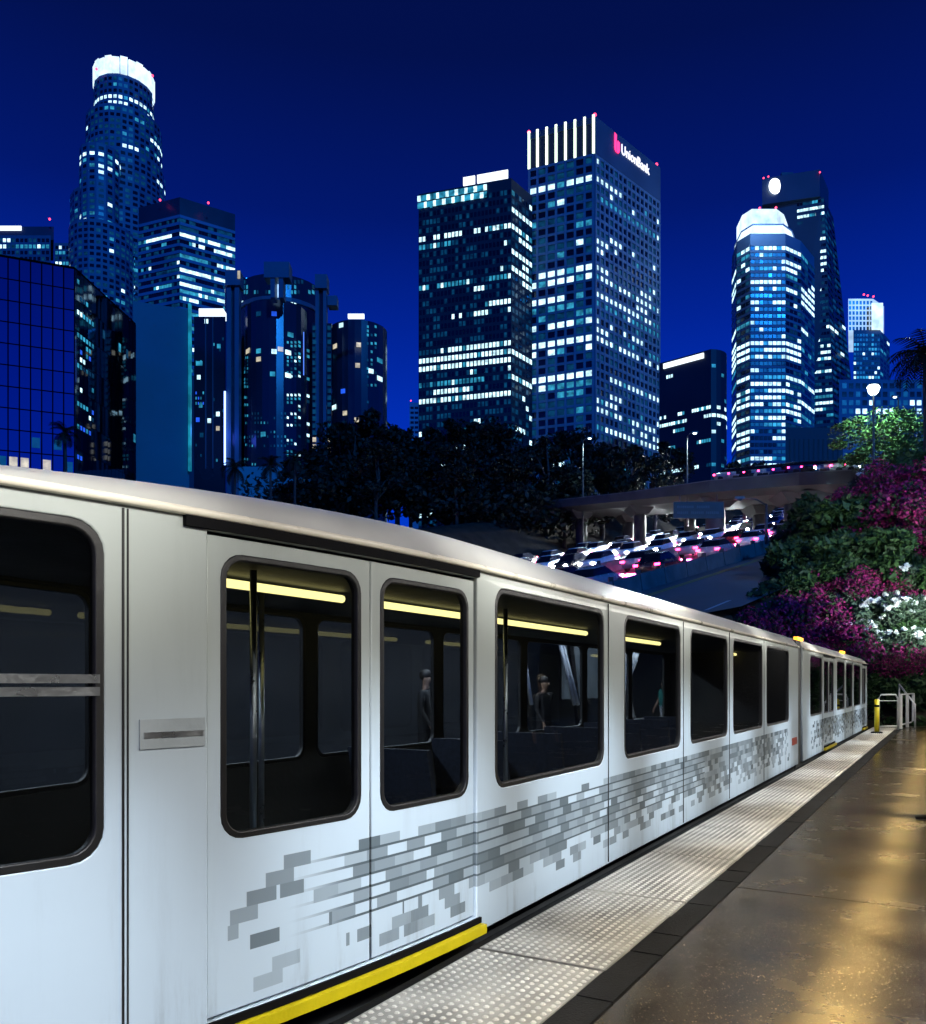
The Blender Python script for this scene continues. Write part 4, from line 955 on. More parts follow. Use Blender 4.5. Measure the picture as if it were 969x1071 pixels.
# ---- dark low tower with rounded corner
D = 360; zt = wz(365, D); T = Tower('dark_round_corner_block', 'dark block with one rounded corner and a white sign at the roof', (wx(720, D), D, 20), 'building')
pts = [(wx(690, D+16), D+16), (wx(744, D), D)]+[(wx(744, D)+9.3*math.sin(R(a)), D+9.3-9.3*math.cos(R(a))) for a in range(15, 91, 15)]
pts += [(pts[-1][0]+2, D+45), (pts[0][0], D+45)]
T.body(pts, 20, zt, fac('night_glass', (.012, .022, .042), .6))
z1 = wz(378, D); nr = 13; z0 = wz(490, D)
T.facade(pts[0], pts[1], z0, z1, 22, nr, litmap(22, nr, 81, .38, .75, hot=(6,), dark=(0, 4), pal=(1, 2, 3, 3), dim=0), .25, .6, .05, False)
for k in range(1, 7): T.facade(pts[k], pts[k+1], z0, z1, 1, nr, litmap(1, nr, 82+k, .3, .5, hot=(6,), dim=0), .25, .6, .05, False)
dd = (Vector(pts[1])-Vector(pts[0])); A, B = Vector(pts[0])+dd*.09, Vector(pts[0])+dd*.87; nn = Vector((dd.y, -dd.x, 0)).normalized()
wallslab(T, A, B, nn, wz(372.5, D), wz(367.2, D), .6, E_SIGN, 'roof_sign'); T.finish(200)
# ---- twin pair at the right: rounded crowned tower
D = 430; zt = wz(236, D); T = Tower('white_crowned_tower', 'tower with many lit windows and a bright white stepped crown', (wx(808, D), D, 20))
M_wc = fac('steel_blue_facade', (.10, .18, .28), .7)
ch = [(766, 24), (771, 8), (785, 0), (822, 0), (838, 7), (852, 24)]
pts = [(wx(px, D+e), D+e) for px, e in ch]; pts = pts+[(pts[-1][0]-2, D+48), (pts[0][0]+3, D+48)]
T.body(pts, 20, zt-4, M_wc); nr = 34; z1 = wz(256, D); z0 = wz(256+nr*7.1, D)
cols = (1, 3, 8, 4, 4)
for k in range(5):
    hot = (0, 14, 15, 16, 23, 25) if k in (1, 2, 3) else (19, 22)
    T.facade(pts[k], pts[k+1], z0, z1, cols[k], nr, litmap(cols[k], nr, 91+k, .72, .6, hot=hot, dark=(9, 10, 30), pal=(1, 2, 3, 3, 3)), .2, .48, .25)
    T.grid(pts[k], pts[k+1], z0, z1, 1, nr, .5, 1.3, M_wc, .35, piers=False, single=False)
inn = [(wx(px, D+e), D+e) for px, e in ((769, 26), (776, 12), (788, 5), (819, 5), (828, 11), (833, 24))]; inn = inn+[(inn[-1][0], D+44), (inn[0][0], D+44)]
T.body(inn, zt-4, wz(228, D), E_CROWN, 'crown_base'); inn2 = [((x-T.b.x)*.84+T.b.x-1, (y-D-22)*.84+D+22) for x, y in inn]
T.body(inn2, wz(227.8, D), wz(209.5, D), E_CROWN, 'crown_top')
T.body([((x-T.b.x)*1.03+T.b.x, (y-D-20)*1.03+D+20) for x, y in inn], wz(230, D), wz(228.6, D), fac('crown_cornice', (.2, .3, .45)), 'cornice')
light('crown_flood_light', 'POINT', PT(800, 208, D-16), 30000, (.4, .65, 1), shadow_soft_size=3)
T.beacon(795, 217.5, D+6, .6); T.beacon(812, 217, D+6, .6); T.finish()
# ---- slanted tall tower behind
D = 500; T = Tower('tapered_tall_tower', 'tall dark tower with slanting side and a lit round emblem near its top', (wx(835, D), D, 20))
zt = wz(178, D); zm = wz(206, D)
b4 = [(wx(806, D+10), D+10), (wx(874, D), D), (wx(900, D+22), D+22), (wx(900, D+22), D+60), (wx(806, D+10), D+60)]
t4 = [(wx(806, D+10), D+10), (wx(862, D), D), (wx(872, D+22), D+22), (wx(872, D+22), D+60), (wx(806, D+10), D+60)]
M_ta = fac('tapered_glass', (.03, .06, .10), .6)
zbase = wz(470, D); T.body(b4, 20, zbase, M_ta, 'base'); T.body(b4, zbase+.01, zm, M_ta, 'shaft', top=t4)
T.body([(wx(797.5, D+8), D+8), (wx(858, D-1), D-1), (wx(867, D+20), D+20), (wx(867, D+20), D+55), (wx(797.5, D+8), D+55)], zm, zt, fac('tapered_cap', (.03, .06, .12), .6), 'cap')
nr = 40
for j in range(nr):
    t = (j+.5)/nr; A = Vector(b4[0]).lerp(Vector(t4[0]), 1-t); B = Vector(b4[1]).lerp(Vector(t4[1]), 1-t); C_ = Vector(b4[2]).lerp(Vector(t4[2]), 1-t)
    za = zm-(zm-zbase)*t; hh = (zm-zbase)/nr; hot = (0,) if j in (1, 2, 9, 10) else ()
    T.facade(A.lerp(B, .5), B, za-hh/2, za+hh/2, 9, 1, litmap(9, 1, 120+j, .55, .6, hot=hot, pal=(1, 2, 3, 3)), .15, .55, .12)
    T.facade(B, C_, za-hh/2, za+hh/2, 4, 1, litmap(4, 1, 160+j, .14, .5, pal=(1, 2, 3)), .25, .55, .12)
c = PT(811, 194.5, D+5.4)-T.b; MB().sphere((c.x, c.y, c.z), (3.7, .5, 4.8), 20).build('round_emblem', emit('emblem_white', (.92, .95, 1), 4), T.o, smooth=True)
for px, py in ((799, 186), (804, 184.5), (858, 180)): T.beacon(px, py, D-2, .5)
T.block('rooftop_mast', 818, 830, 180, 183, D+12, 2, M_ta); T.finish()
# ---- bright topped building further right
D = 600; T = Tower('bright_top_block', 'distant block with a floodlit white gridded top storey', (wx(910, D), D, 20))
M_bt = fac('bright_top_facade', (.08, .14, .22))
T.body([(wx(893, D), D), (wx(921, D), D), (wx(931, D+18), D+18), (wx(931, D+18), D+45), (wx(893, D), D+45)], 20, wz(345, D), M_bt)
zt0, zt1 = wz(345, D), wz(311, D); A, B, C_ = (wx(889, D), D+2), (wx(915, D), D+2), (wx(925, D+14), D+14)
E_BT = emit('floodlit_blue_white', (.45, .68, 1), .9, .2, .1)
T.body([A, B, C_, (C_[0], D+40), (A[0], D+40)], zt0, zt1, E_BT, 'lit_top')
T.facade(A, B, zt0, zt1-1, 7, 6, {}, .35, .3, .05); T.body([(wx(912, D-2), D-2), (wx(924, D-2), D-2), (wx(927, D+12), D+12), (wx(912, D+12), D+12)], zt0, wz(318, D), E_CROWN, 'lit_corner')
T.facade((wx(893, D), D), (wx(921, D), D), wz(402, D), wz(348, D), 9, 11, litmap(9, 11, 201, .35, .4, dark=(0, 1)), .3, .45)
T.facade((wx(921, D), D), (wx(931, D+18), D+18), wz(402, D), wz(348, D), 3, 11, litmap(3, 11, 202, .15, .4), .3, .45)
for px, py in ((904, 308), (908, 309), (914, 310)): T.beacon(px, py, D, .7)
T.finish(100)
# ---- wide low building behind the tree, dark low hall before the towers
D = 330; T = Tower('wide_low_building', 'wide low building with square windows behind the bright lamp', (wx(925, D), D, 20), 'building')
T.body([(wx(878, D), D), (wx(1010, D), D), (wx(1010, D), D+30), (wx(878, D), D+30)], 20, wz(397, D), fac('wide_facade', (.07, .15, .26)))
T.facade((wx(880, D), D), (wx(1008, D), D), wz(470, D), wz(399, D), 18, 8, litmap(18, 8, 211, .2, .3, hot=(), pal=(1, 2, 3)), .35, .4); T.finish(150)
D = 250; T = Tower('dark_low_hall', 'dark low hall with narrow vertical slits before the tall towers', (wx(850, D), D, 30), 'building')
T.body([(wx(822, D), D), (wx(882, D), D), (wx(882, D), D+20), (wx(822, D), D+20)], 30, wz(447, D), fac('hall_dark', (.035, .05, .065), .7))
for k in range(11): T.block('slit', 826+k*5, 827.6+k*5, 459, 484, D-.12, .2, fac('slit_black', (.008, .012, .018)))
T.finish()
# ------------------------------------------------------------------ vegetation
def hit(px, py, near=20, far=200):
    d = near
    while d < far:
        p = PT(px, py, d)
        if p.z <= ground(p.x, p.y): return p
        d += .4
    return PT(px, py, far)
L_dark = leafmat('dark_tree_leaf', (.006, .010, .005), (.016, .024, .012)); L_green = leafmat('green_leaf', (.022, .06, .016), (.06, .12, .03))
L_bush = leafmat('shrub_leaf', (.012, .035, .012), (.035, .085, .022)); L_olive = leafmat('oleander_leaf', (.03, .06, .035), (.075, .12, .07))
L_mag = leafmat('bougainvillea_bract', (.10, .005, .045), (.36, .022, .15)); L_white = leafmat('white_blossom', (.55, .6, .58), (.85, .88, .86))
M_bark = mat('bark', (.05, .042, .035), .9, var=.4, scale=4, bump=.6)
def leaves(r, centers, n, size, mb=None, droop=0.0, slim=.5):
    b = mb or MB()
    for c, rad in centers:
        for _ in range(n):
            v = Vector((r.gauss(0, 1), r.gauss(0, 1), r.gauss(0, 1))).normalized()*(r.random()**.45); p = Vector(c)+Vector((v.x*rad[0], v.y*rad[1], v.z*rad[2]))
            a = Vector((r.gauss(0, 1), r.gauss(0, 1), r.gauss(0, .7)-droop)).normalized(); s2 = a.orthogonal().normalized(); s2.rotate(Matrix.Rotation(r.uniform(0, 6.28), 3, a))
            sz = size*r.uniform(.6, 1.4); b.quad(p-a*sz, p+s2*sz*slim, p+a*sz, p-s2*sz*slim)
    return b
def blob_centers(r, n, rad, h0, h1, cr):
    out = []
    for _ in range(n):
        t = r.random(); a = r.uniform(0, 6.28); rr = rad*math.sqrt(r.random())*(1-.5*abs(2*t-.9)); c = cr*r.uniform(.5, 1.35)
        out.append(((rr*math.cos(a), rr*math.sin(a), h0+(h1-h0)*t), (c, c, c*.75)))
    return out
def make_tree(seed, h, rad, leafm, nblob, nleaf, size, slender=.35, droop=.4):
    r = random.Random(seed); o = thing('tree', '', 'tree')
    cs = blob_centers(r, nblob, rad, h*slender, h*.95, rad*.33)
    t = MB().tube([(0, 0, -1.5), (.02*h, 0, h*.3), (-.02*h, .01*h, h*.62), (0, 0, h*.9)], [.028*h, .02*h, .013*h, .004*h], 8).build('trunk', M_bark, o, smooth=True)
    for k in range(7):
        c = Vector(cs[k % len(cs)][0]); z = min(c.z*.7, h*.6); MB().tube([(0, 0, z), (c.x*.5, c.y*.5, (z+c.z)*.5+.03*h), tuple(c)], [.010*h, .007*h, .003*h], 5).build('limb', M_bark, t)
    leaves(r, cs, nleaf, size, droop=droop).build('crown', leafm, o)
    return o
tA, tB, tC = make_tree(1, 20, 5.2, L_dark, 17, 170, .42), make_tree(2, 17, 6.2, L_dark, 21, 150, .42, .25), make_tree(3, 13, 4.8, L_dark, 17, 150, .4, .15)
used = set()
def plant(proto, x, y, z, sc, label, group=None):
    o = proto if proto.name not in used else copy_tree(proto); used.add(proto.name)
    o.location = (x, y, z); o.scale = (sc, sc, sc*random.Random(int(x*31+y)).uniform(.92, 1.08)); o.rotation_euler = (0, 0, random.Random(int(x*17+y*3)).uniform(0, 6.28)); o['label'] = label
    if group: o['group'] = group
    return o
ORD = ['', 'second ', 'third ', 'fourth ', 'fifth ', 'sixth ', 'seventh ', 'eighth ', 'ninth ', 'tenth ', 'eleventh ', 'twelfth ', 'thirteenth ', 'fourteenth ', 'fifteenth ', 'sixteenth ', 'seventeenth ', 'eighteenth ', 'nineteenth ', 'twentieth ', 'twenty first ', 'twenty second ', 'twenty third ', 'twenty fourth ', 'twenty fifth ', 'twenty sixth ']
TR = [(392, 419, 125, tA), (372, 448, 120, tC), (416, 448, 132, tC), (468, 428, 120, tA), (497, 436, 128, tB), (445, 452, 135, tC), (520, 448, 122, tB), (548, 462, 130, tC), (572, 456, 118, tA), (600, 448, 126, tB), (630, 462, 128, tB),
      (655, 470, 120, tC), (684, 474, 128, tB), (702, 458, 175, tC), (340, 466, 118, tC), (355, 456, 128, tB), (318, 474, 122, tC), (778, 474, 130, tC), (590, 478, 118, tC), (535, 474, 116, tC), (478, 470, 112, tB), (430, 470, 116, tC), (395, 470, 112, tB)]
HT = {tA.name: 20, tB.name: 17, tC.name: 13}
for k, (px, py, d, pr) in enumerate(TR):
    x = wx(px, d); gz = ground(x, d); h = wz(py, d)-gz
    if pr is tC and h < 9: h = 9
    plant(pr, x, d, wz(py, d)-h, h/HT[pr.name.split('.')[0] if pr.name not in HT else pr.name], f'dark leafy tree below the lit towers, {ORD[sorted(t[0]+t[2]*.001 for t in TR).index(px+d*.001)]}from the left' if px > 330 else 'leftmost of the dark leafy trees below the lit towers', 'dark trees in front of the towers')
M_under = leaves(random.Random(77), [((wx(px, d), d, wz(py, d)), (7, 4, 3.0)) for px, py, d in [(300+k*17, 512+(k*7) % 12+max(0, k-6)*1.8, 112+(k*5) % 9) for k in range(18)]], 420, .45)
M_under.build('undergrowth', L_dark, kind='stuff')
# big tree by the lamp
bt = make_tree(9, 9.0, 5.2, L_green, 34, 170, .22, .22, .1); d = 80; x = wx(924, d)
bt.location = (x, d, wz(494, d)); bt.scale = (1, 1, wz(424, d) - wz(494, d) > 0 and (wz(424, d)-wz(494, d))/9.0); bt['label'] = 'broad green tree lit by the brilliant lamp on the bank'
# palms
def make_palm(seed, h, n, fl, m, name='palm_tree'):
    r = random.Random(seed); o = thing(name, '', 'palm tree')
    MB().tube([(0, 0, -2), (.1, 0, h*.5), (0, 0, h)], [.26, .2, .17], 8).build('trunk', M_bark, o, smooth=True)
    for k in range(n):
        az = 6.283*k/n+r.uniform(-.2, .2); el0 = r.uniform(-.5, 1.25); b = MB(); p = Vector((0, 0, h)); e = el0; st = []
        for q in range(8):
            st.append((p.copy(), e)); p = p+Vector((math.cos(az)*math.cos(e), math.sin(az)*math.cos(e), math.sin(e)))*fl/8; e -= .24
        side = Vector((-math.sin(az), math.cos(az), 0))
        for q in range(1, 8):
            p0 = st[q][0]; fw = (st[q][0]-st[q-1][0]).normalized(); ln = fl*.26*math.sin(math.pi*(q+.6)/8.6)
            for sg_ in (-1, 1):
                for u in (0, .5):
                    p1 = p0-fw*fl/8*u; tip = p1+side*sg_*ln+fw*ln*.5-Vector((0, 0, ln*.35)); b.tri(p1-fw*fl*.022, p1+fw*fl*.022, tip)
        b.tube([s_[0] for s_ in st], [.03]*8, 4); b.build('frond', m, o)
    return o
pA = make_palm(5, 9, 26, 2.6, L_dark)
for k, (px, py, d, lab) in enumerate(((68, 452, 110, 'dark palm before the mirror glass block at the left edge'), (283, 487, 100, 'small dark palm at the foot of the round hotel towers'), (309, 480, 104, 'slightly taller palm right of the hotel foot palm'), (246, 490, 96, 'low dark palm under the blue neon strip'))):
    o = pA if k == 0 else copy_tree(pA); o['label'] = lab; o.location = (wx(px, d), d, wz(py, d)-9.0); o.rotation_euler = (0, 0, k*1.3)
    if k: o.scale = (.8, .8, 1)
pB = make_palm(6, 13, 34, 3.4, L_dark); d = 62; pB.location = (wx(968, d), d, wz(372, d)-13); pB['label'] = 'dark shaggy palm at the right edge of the picture'
# bank planting
def make_bush(seed, name, cat, leafm, flowerm, rad, nl, nf, ls, fs, clump=0):
    r = random.Random(seed); o = thing(name, '', cat)
    cs = [((r.gauss(0, rad*.42), r.gauss(0, rad*.42), rad*r.uniform(.25, .85)), (rad*.38*r.uniform(.7, 1.2),)*3) for _ in range(14)]
    MB().tube([(0, 0, -.6), (.1, 0, rad*.6)], [.07, .03], 6).build('stem', M_bark, o)
    leaves(r, cs, nl, ls, slim=.38).build('leaves', leafm, o)
    if flowerm:
        if clump:
            fc = []
            for _ in range(clump):
                c, rr = r.choice(cs); v = Vector((r.gauss(0, 1), r.gauss(0, 1)-.4, abs(r.gauss(0, 1))+.3)).normalized(); fc.append(((c[0]+v.x*rr[0]*1.02, c[1]+v.y*rr[0]*1.02, c[2]+v.z*rr[0]*1.02), (.17, .17, .12)))
            leaves(r, fc, nf, fs, slim=.8).build('blossoms', flowerm, o)
        else: leaves(r, [(c, (q[0]*1.12,)*3) for c, q in cs], nf, fs, slim=.75).build('blossoms', flowerm, o)
    return o
bM = [make_bush(11+k, 'bougainvillea_bush', 'bush', L_bush, L_mag, 2.0, 120, 330, .13, .085) for k in range(2)]
bW = [make_bush(21+k, 'oleander_bush', 'bush', L_olive, L_white, 1.5, 260, 26, .15, .095, 44) for k in range(2)]
bG = [make_bush(31+k, 'green_shrub', 'shrub', L_bush, None, 2.0, 420, 0, .26, 0) for k in range(2)]
SPEC = {'m': (bM, 2.0, 'magenta bougainvillea bush flowering on the dark bank', 'bougainvillea bushes on the bank'),
        'w': (bW, 1.5, 'oleander bush with white blossom clusters on the bank', 'white oleander bushes on the bank'),
        'g': (bG, 2.0, 'feathery dark green shrub on the bank below the overpass', 'green shrubs on the bank')}
BS = [('m', 790, 655, 30), ('m', 815, 640, 34), ('m', 842, 620, 32), ('m', 868, 612, 30), ('m', 850, 655, 36), ('m', 880, 668, 34), ('m', 900, 690, 26), ('m', 825, 668, 30), ('m', 905, 612, 30), ('m', 935, 606, 28), ('m', 872, 690, 26), ('m', 965, 628, 22), ('m', 800, 672, 24), ('m', 855, 686, 26),
      ('m', 915, 552, 36), ('m', 945, 528, 40), ('m', 968, 505, 36), ('m', 900, 522, 28), ('m', 925, 508, 30), ('m', 965, 570, 34), ('m', 955, 548, 30), ('m', 940, 690, 20), ('m', 960, 706, 22), ('m', 968, 690, 20), ('m', 925, 705, 22),
      ('g', 838, 585, 34), ('g', 862, 560, 36), ('g', 885, 580, 38), ('g', 905, 600, 34), ('g', 860, 600, 30), ('g', 888, 540, 34), ('g', 828, 612, 26), ('g', 930, 582, 34), ('g', 955, 600, 30), ('g', 940, 660, 20), ('g', 915, 720, 26), ('g', 950, 722, 26), ('g', 845, 545, 26),
      ('w', 870, 632, 20), ('w', 905, 632, 22), ('w', 928, 640, 26), ('w', 950, 612, 24), ('w', 905, 662, 22), ('w', 925, 672, 22), ('w', 958, 640, 24), ('w', 960, 668, 20), ('w', 908, 505, 20), ('w', 940, 652, 20), ('w', 838, 648, 13)]
cnt = {'m': 0, 'w': 0, 'g': 0}
for ty, px, py, rp_ in BS:
    pr, r0, lab, grp = SPEC[ty]; p = hit(px, py+rp_*.5, 30, 62); 
    if p.y > 60: d = 47; p = PT(px, py+rp_*.5, d)
    sc = rp_/F*p.y/r0*1.15; src = pr[cnt[ty] % 2]; cnt[ty] += 1
    rk = sorted((b_[2], b_[1]) for b_ in BS if b_[0] == ty).index((py, px))
    o = plant(src, p.x, p.y, p.z-.25*sc, sc, lab+(f', {ORD[rk]}from the top' if rk else ', the topmost'), grp)
gc = []; r = random.Random(8)
for _ in range(1500):
    s_, L_ = r.uniform(36.5, 56), r.uniform(-11, 6); p = SL(s_, L_)
    if qof(p.x, p.y) > -11.5: gc.append(((p.x, p.y, ground(p.x, p.y)+.15), (.5, .5, .3)))
leaves(r, gc, 26, .16).build('ground_cover', L_bush, kind='stuff')
# ------------------------------------------------------------------ end of the platform
M_steel = mat('galvanised_rail', (.72, .74, .75), .35, metal=.2, var=.15)
p = SL(30.6, -2.05); bo = thing('yellow_bollard', 'yellow flexible bollard with black bands on the tactile strip', 'bollard', p)
MB().tube([(0, 0, 0), (0, 0, .05)], [.2, .16], 12).build('base', M_black, bo)
MB().tube([(0, 0, .05), (0, 0, 1.08)], .075, 12).build('post', M_yel, bo, smooth=True)
MB().tube([(0, 0, .86), (0, 0, .93)], .079, 12).build('band', M_black, bo); MB().tube([(0, 0, 1.08), (0, 0, 1.12)], [.078, .05], 12).build('cap', M_yel, bo)
hp = thing('hoop_rail', 'square steel hoop rail closing the end of the platform', 'railing', SL(33.0, -1.9), TRK)
def onfloor(px, d): return Vector((wx(px, d), d, 0))
a, b_ = onfloor(919.5, 29.6), onfloor(939.5, 29.9); a, b_ = a, b_
Mi = hp.matrix_basis.inverted() if False else (Matrix.Translation(hp.location) @ Matrix.Rotation(TRK, 4, 'Z')).inverted()
a, b_ = Mi @ a, Mi @ b_; u = (b_-a); U = lambda t, z: tuple(a+u*t+Vector((0, 0, z)))
MB().tube([U(0, 0), U(0, 1.1), U(.12, 1.24), U(.88, 1.24), U(1, 1.1), U(1, 0)], .032, 8).build('hoop', M_steel, hp, smooth=True)
MB().tube([U(0, .12), U(1, .12)], .02, 6).build('lower_bar', M_steel, hp); MB().tube([U(0, 1.02), U(1, 1.02)], .015, 6).build('upper_bar', M_steel, hp)
fence = thing('steel_railing', 'bright steel picket railing leading right from the hoop rail', 'railing', onfloor(942, 30.2))
P0, P1 = onfloor(942.5, 30.2)-fence.location, onfloor(985, 40.5)-fence.location
for k in range(9):
    q = P0.lerp(P1, k/8); MB().box(q.x-.055, q.x+.055, q.y-.02, q.y+.02, 0, 1.22).build('picket', M_steel, fence)
for z in (.14, 1.24): MB().tube([P0+Vector((0, 0, z)), P1+Vector((0, 0, z))], .03, 6).build('rail', M_steel, fence)
hr = thing('stair_handrail', 'slanted steel handrail rising behind the platform railing', 'handrail', onfloor(950, 33))
q0, q1 = PT(941, 716, 32.5)-hr.location, PT(957.5, 737, 31.2)-hr.location
MB().tube([q0, q1, (q1.x, q1.y, 0)], .035, 8).build('handrail_tube', M_steel, hr, smooth=True); MB().tube([q0, (q0.x, q0.y, 0)], .03, 6).build('handrail_post', M_steel, hr)
wl = thing('bracket_lamp', 'small warm white lamp on a post at the foot of the bank', 'lamp', (wx(955, 37), 37, 0))
zl = wz(711, 37); MB().tube([(0, 0, 0), (0, 0, zl+.45)], .05, 6).build('post', M_dconc, wl); MB().sphere((-.12, -.1, zl), .15, 10).build('lamp_bulb', emit('warm_bulb', (1, .86, .5), 45), wl, smooth=True)
MB().box(-.05, .1, -.05, .05, zl+.3, zl+.55).build('amber_lens', M_amb, wl)
light('bracket_lamp_light', 'POINT', (wx(955, 37)-.2, 36.6, zl), 45, (1, .8, .5), shadow_soft_size=.15)
# unseen spots added to brighten the planted bank behind the station
pk = light('bank_fill_light', 'SPOT', SL(36.8, .3, 4.6), 2600, (.92, 1, .95), spot_size=R(120), spot_blend=.8, shadow_soft_size=.4); aim(pk, SL(47, -2.5, 7.5))
pk2 = light('bank_fill_light', 'SPOT', SL(24, 3.5, 11), 5200, (.95, 1, .9), spot_size=R(50), spot_blend=.8, shadow_soft_size=.5); aim(pk2, PT(905, 560, 50))
# ------------------------------------------------------------------ added far platform, standing in for reflections in the train windows
fp = bpy.data.objects.new('added_far_platform', None); COL.objects.link(fp); fp['kind'] = 'structure'; fp.rotation_euler = (0, 0, TRK)
MB().box(-6, 27, 5.42, 9.6, -1.1, 0).build('platform_base', mat('far_platform_floor', (.07, .06, .05), .5, var=.3), fp)
ew = thing('end_wall', 'dark wall added at the far platform end to block the view past it', 'wall', SL(0, 0), TRK)
MB().box(27.02, 27.3, 5.75, 9.6, -1.1, 3.0).build('wall', mat('view_blocker_dark', (.006, .0062, .0066), .85, var=.4, scale=.8, bump=.3), ew)  # added to keep the lit planting out of the train windows
rw = thing('dark_backing_wall', 'dark wall added behind the far platform to darken the train windows', 'wall', SL(0, 0), TRK)
MB().box(-6, 27, 9.62, 9.95, -1.1, 3.4).build('wall', mat('dark_backing', (.010, .011, .012), .85, var=.8, scale=.8, bump=.4), rw)  # added as a dark backing so the train windows look dark
M_skin = mat('skin', (.30, .18, .12), .55, var=.1); M_hair = mat('hair', (.012, .009, .007), .6)
def person(label, loc, face, shirt, trouser, shoe=(.01, .01, .01), sleeve=True, step=.12, arm=.12, hgt=1.72):
    o = thing('person', label, 'person', loc, face)
    k = hgt/1.75; V_, E_, Rr = [], [], []
    def v(x, y, z, r): V_.append((x*k, y*k, z*k)); Rr.append(r*k); return len(V_)-1
    pel = v(0, 0, .95, .135); wst = v(0, 0, 1.10, .125); cht = v(.01, 0, 1.32, .150); nk0 = v(.0, 0, 1.47, .065); nk1 = v(.015, 0, 1.54, .055); hd0 = v(.03, 0, 1.62, .082); hd1 = v(.02, 0, 1.70, .075)
    E_ += [(pel, wst), (wst, cht), (cht, nk0), (nk0, nk1), (nk1, hd0), (hd0, hd1)]
    for sd in (-1, 1):
        st = step*sd
        hip = v(0, .09*sd, .88, .095); kn = v(st*.5+.02, .095*sd, .49, .06); an = v(st-.03, .1*sd, .10, .042); hl = v(st-.05, .1*sd, .04, .038); toe = v(st+.16, .115*sd, .032, .03)
        E_.extend([(pel, hip), (hip, kn), (kn, an), (an, hl), (hl, toe)])
        sh = v(0, .185*sd, 1.42, .062); el_ = v(-.03-arm*sd*.3, .235*sd, 1.14, .044); wr = v(.06-arm*sd, .245*sd, .90, .028); pm = v(.08-arm*sd, .245*sd, .83, .030)
        E_.extend([(cht, sh), (sh, el_), (el_, wr), (wr, pm)])
        for fx in (-.024, -.008, .008, .024):
            f1 = v(.085-arm*sd+fx, .247*sd, .775+abs(fx)*.3, .0095); f2 = v(.095-arm*sd+fx, .240*sd, .735+abs(fx)*.6, .008); E_.extend([(pm, f1), (f1, f2)])
        th = v(.118-arm*sd, .235*sd, .80, .010); E_.append((pm, th))
    me = bpy.data.meshes.new('b'); me.from_pydata(V_, E_, []); ob = bpy.data.objects.new('b', me); COL.objects.link(ob)
    sk = ob.modifiers.new('s', 'SKIN'); sk.use_smooth_shade = True
    for i_, d_ in enumerate(me.skin_vertices[0].data): d_.radius = (Rr[i_], Rr[i_]); d_.use_root = i_ == 0
    ob.modifiers.new('u', 'SUBSURF').levels = 2
    bpy.context.view_layer.update(); m2 = bpy.data.meshes.new_from_object(ob.evaluated_get(bpy.context.evaluated_depsgraph_get())); bpy.data.objects.remove(ob)
    m2.materials.clear()
    for m in (M_skin, mat('shirt_%d' % (hash(shirt) % 9999), shirt, .85, var=.2, scale=9), mat('trouser_%d' % (hash(trouser) % 9999), trouser, .85, var=.2, scale=9), mat('shoe_%d' % (hash(shoe) % 9999), shoe, .8, spec=.08)): m2.materials.append(m)
    for p in m2.polygons:
        c = p.center/k
        p.material_index = 3 if c.z < .10 else 0 if c.z > 1.485 or (abs(c.y) > .19 and c.z < (.92 if sleeve else 1.22)) else 1 if c.z > .97 or abs(c.y) > .20 else 2
        p.use_smooth = True
    put('body', m2, o)
    MB().sphere((.0, 0, 1.70*k), (.098*k, .088*k, .095*k), 14).build('hair', M_hair, o, smooth=True)
    fc = MB(); fc.sphere((.118*k, 0, 1.628*k), (.018*k, .013*k, .02*k), 6)
    fc.build('nose', M_skin, o, smooth=True)
    for sd in (-1, 1): MB().sphere((.102*k, .03*sd*k, 1.655*k), .010*k, 6).build('eye', M_hair, o); MB().sphere((.02*k, .088*sd*k, 1.635*k), (.02*k, .01*k, .03*k), 6).build('ear', M_skin, o)
    return o
person('person in teal shirt and white trousers walking on the far platform', SL(25.4, -7.6, 0), TRK+2.6, (.02, .25, .22), (.65, .68, .72), (.5, .5, .5), False, .22)
person('person in a red shirt standing on the far platform', SL(26, -6.9, 0), TRK+1.4, (.40, .03, .02), (.03, .035, .06), sleeve=False)
person('person in black standing nearest on the far platform', SL(11.2, -7.2, 0), TRK-1.3, (.008, .008, .009), (.008, .008, .01), hgt=1.8)
person('person in dark clothes beside the pillar on the far platform', SL(14.4, -6.6, 0), TRK-1.8, (.012, .012, .015), (.01, .01, .014))
# the traveller whose shoe enters the picture at the right edge
person('traveller in black whose shoe enters at the right edge of the platform', SL(11.48, -.005, 0), TRK+1.9, (.01, .01, .012), (.012, .012, .014), (.002, .002, .002), True, .25, .0)
M_whitem = emit('pale_panel_glow', (.45, .55, .62), .28, .4, 1.5)  # faint glow put into the panel's colour
fl_ = thing('stair_rails', 'two bright slanted stair rails on the far platform', 'stair', SL(0, 0), TRK)
def thru(px, py, L): s_ = s_of(px, L); d = s_*CT-L*ST; return Vector((s_, -L, wz(py, d)))
M_rail = mat('white_rail', (.75, .78, .8), .3, var=.1)
for pts in ([(540, 630), (556, 737)], [(576, 632), (601, 737)], [(580, 640), (605, 737)]):
    MB().tube([thru(*q, -8.0) for q in pts], .05, 6).build('stair_rail', M_rail, fl_, smooth=True)
a = thru(590, 638, -8.6); b_ = thru(628, 730, -8.6)
pn = thing('pale_wall_panel', 'pale faintly glowing wall panel with a dark frame behind the stair rails', 'panel', SL(0, 0), TRK)
MB().box(a.x, b_.x, 8.6, 8.66, b_.z, a.z-.3).build('panel', M_whitem, pn)
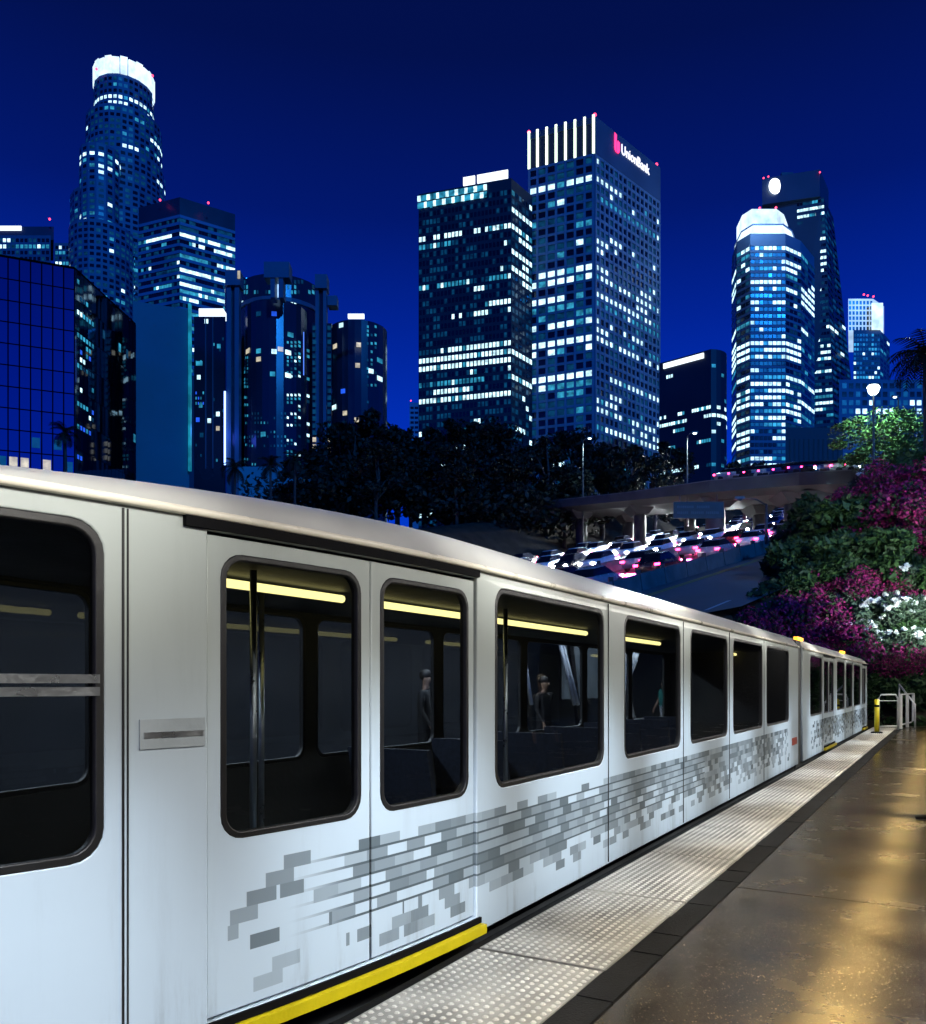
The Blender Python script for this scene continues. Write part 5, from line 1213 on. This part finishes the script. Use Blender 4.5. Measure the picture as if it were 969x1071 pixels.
MB().hexa([(a.x+.9, 8.5, 0), (a.x+1.15, 8.5, 0), (a.x+1.15, 8.58, 0), (a.x+.9, 8.58, 0), (a.x-.1, 8.5, a.z), (a.x+.15, 8.5, a.z), (a.x+.15, 8.58, a.z), (a.x-.1, 8.58, a.z)]).build('panel_brace', M_black, pn)
co = thing('leaning_column', 'pale leaning round column on the far platform', 'column', SL(0, 0), TRK)
MB().tube([thru(668, 640, -7.9), thru(656, 690, -7.9), thru(654, 735, -7.9)*1.0-Vector((0, 0, .4))], [.3, .3, .3], 14).build('shaft', mat('column_plaster', (.55, .57, .57), .6, var=.15), co, smooth=True)
kk = thing('map_kiosk', 'white framed map board on the far platform', 'kiosk', SL(0, 0), TRK)
a, b_ = thru(771, 697, -6.4), thru(786, 724, -6.4)
plate('frame', [rect(a.x, b_.x, b_.z, a.z), rect(a.x+.12, b_.x-.12, b_.z+.12, a.z-.12)], .08, 6.4, emit('frame_white', (.75, .85, 1), .55), kk)
MB().box(a.x+.1, b_.x-.1, 6.42, 6.45, b_.z+.1, a.z-.1).build('map_panel', emit('map_paper', (.42, .46, .40), .3, .4, 3), kk)
for x in (a.x+.05, b_.x-.05): MB().tube([(x, 6.43, 0), (x, 6.43, b_.z)], .04, 6).build('leg', M_dconc, kk)
al = thing('amber_wall_lamp', 'amber lamp glowing on the far platform behind the last windows', 'lamp', SL(0, 0), TRK)
a = thru(815, 704, -7.2); MB().box(a.x, a.x+2.6, 7.2, 7.3, a.z-.1, a.z+.15).build('lamp_lens', M_amb, al); MB().box(a.x-2, a.x+6, 7.35, 7.5, a.z+.5, a.z+1.1).build('lamp_box', emit('lamp_box_white', (.7, .9, 1), 1.1), al)
MB().tube([(a.x+1, 7.42, 0), (a.x+1, 7.42, a.z+.5)], .06, 6).build('lamp_post', M_dconc, al)
light('far_platform_fill', 'AREA', SL(12, -6.9, 3.3), 1500, (.8, .9, 1), shape='RECTANGLE', size=26, size_y=.3).rotation_euler = (0, 0, TRK)  # unseen fill added to brighten what shows behind the train windows
for nm in ('bank_tower',): pass
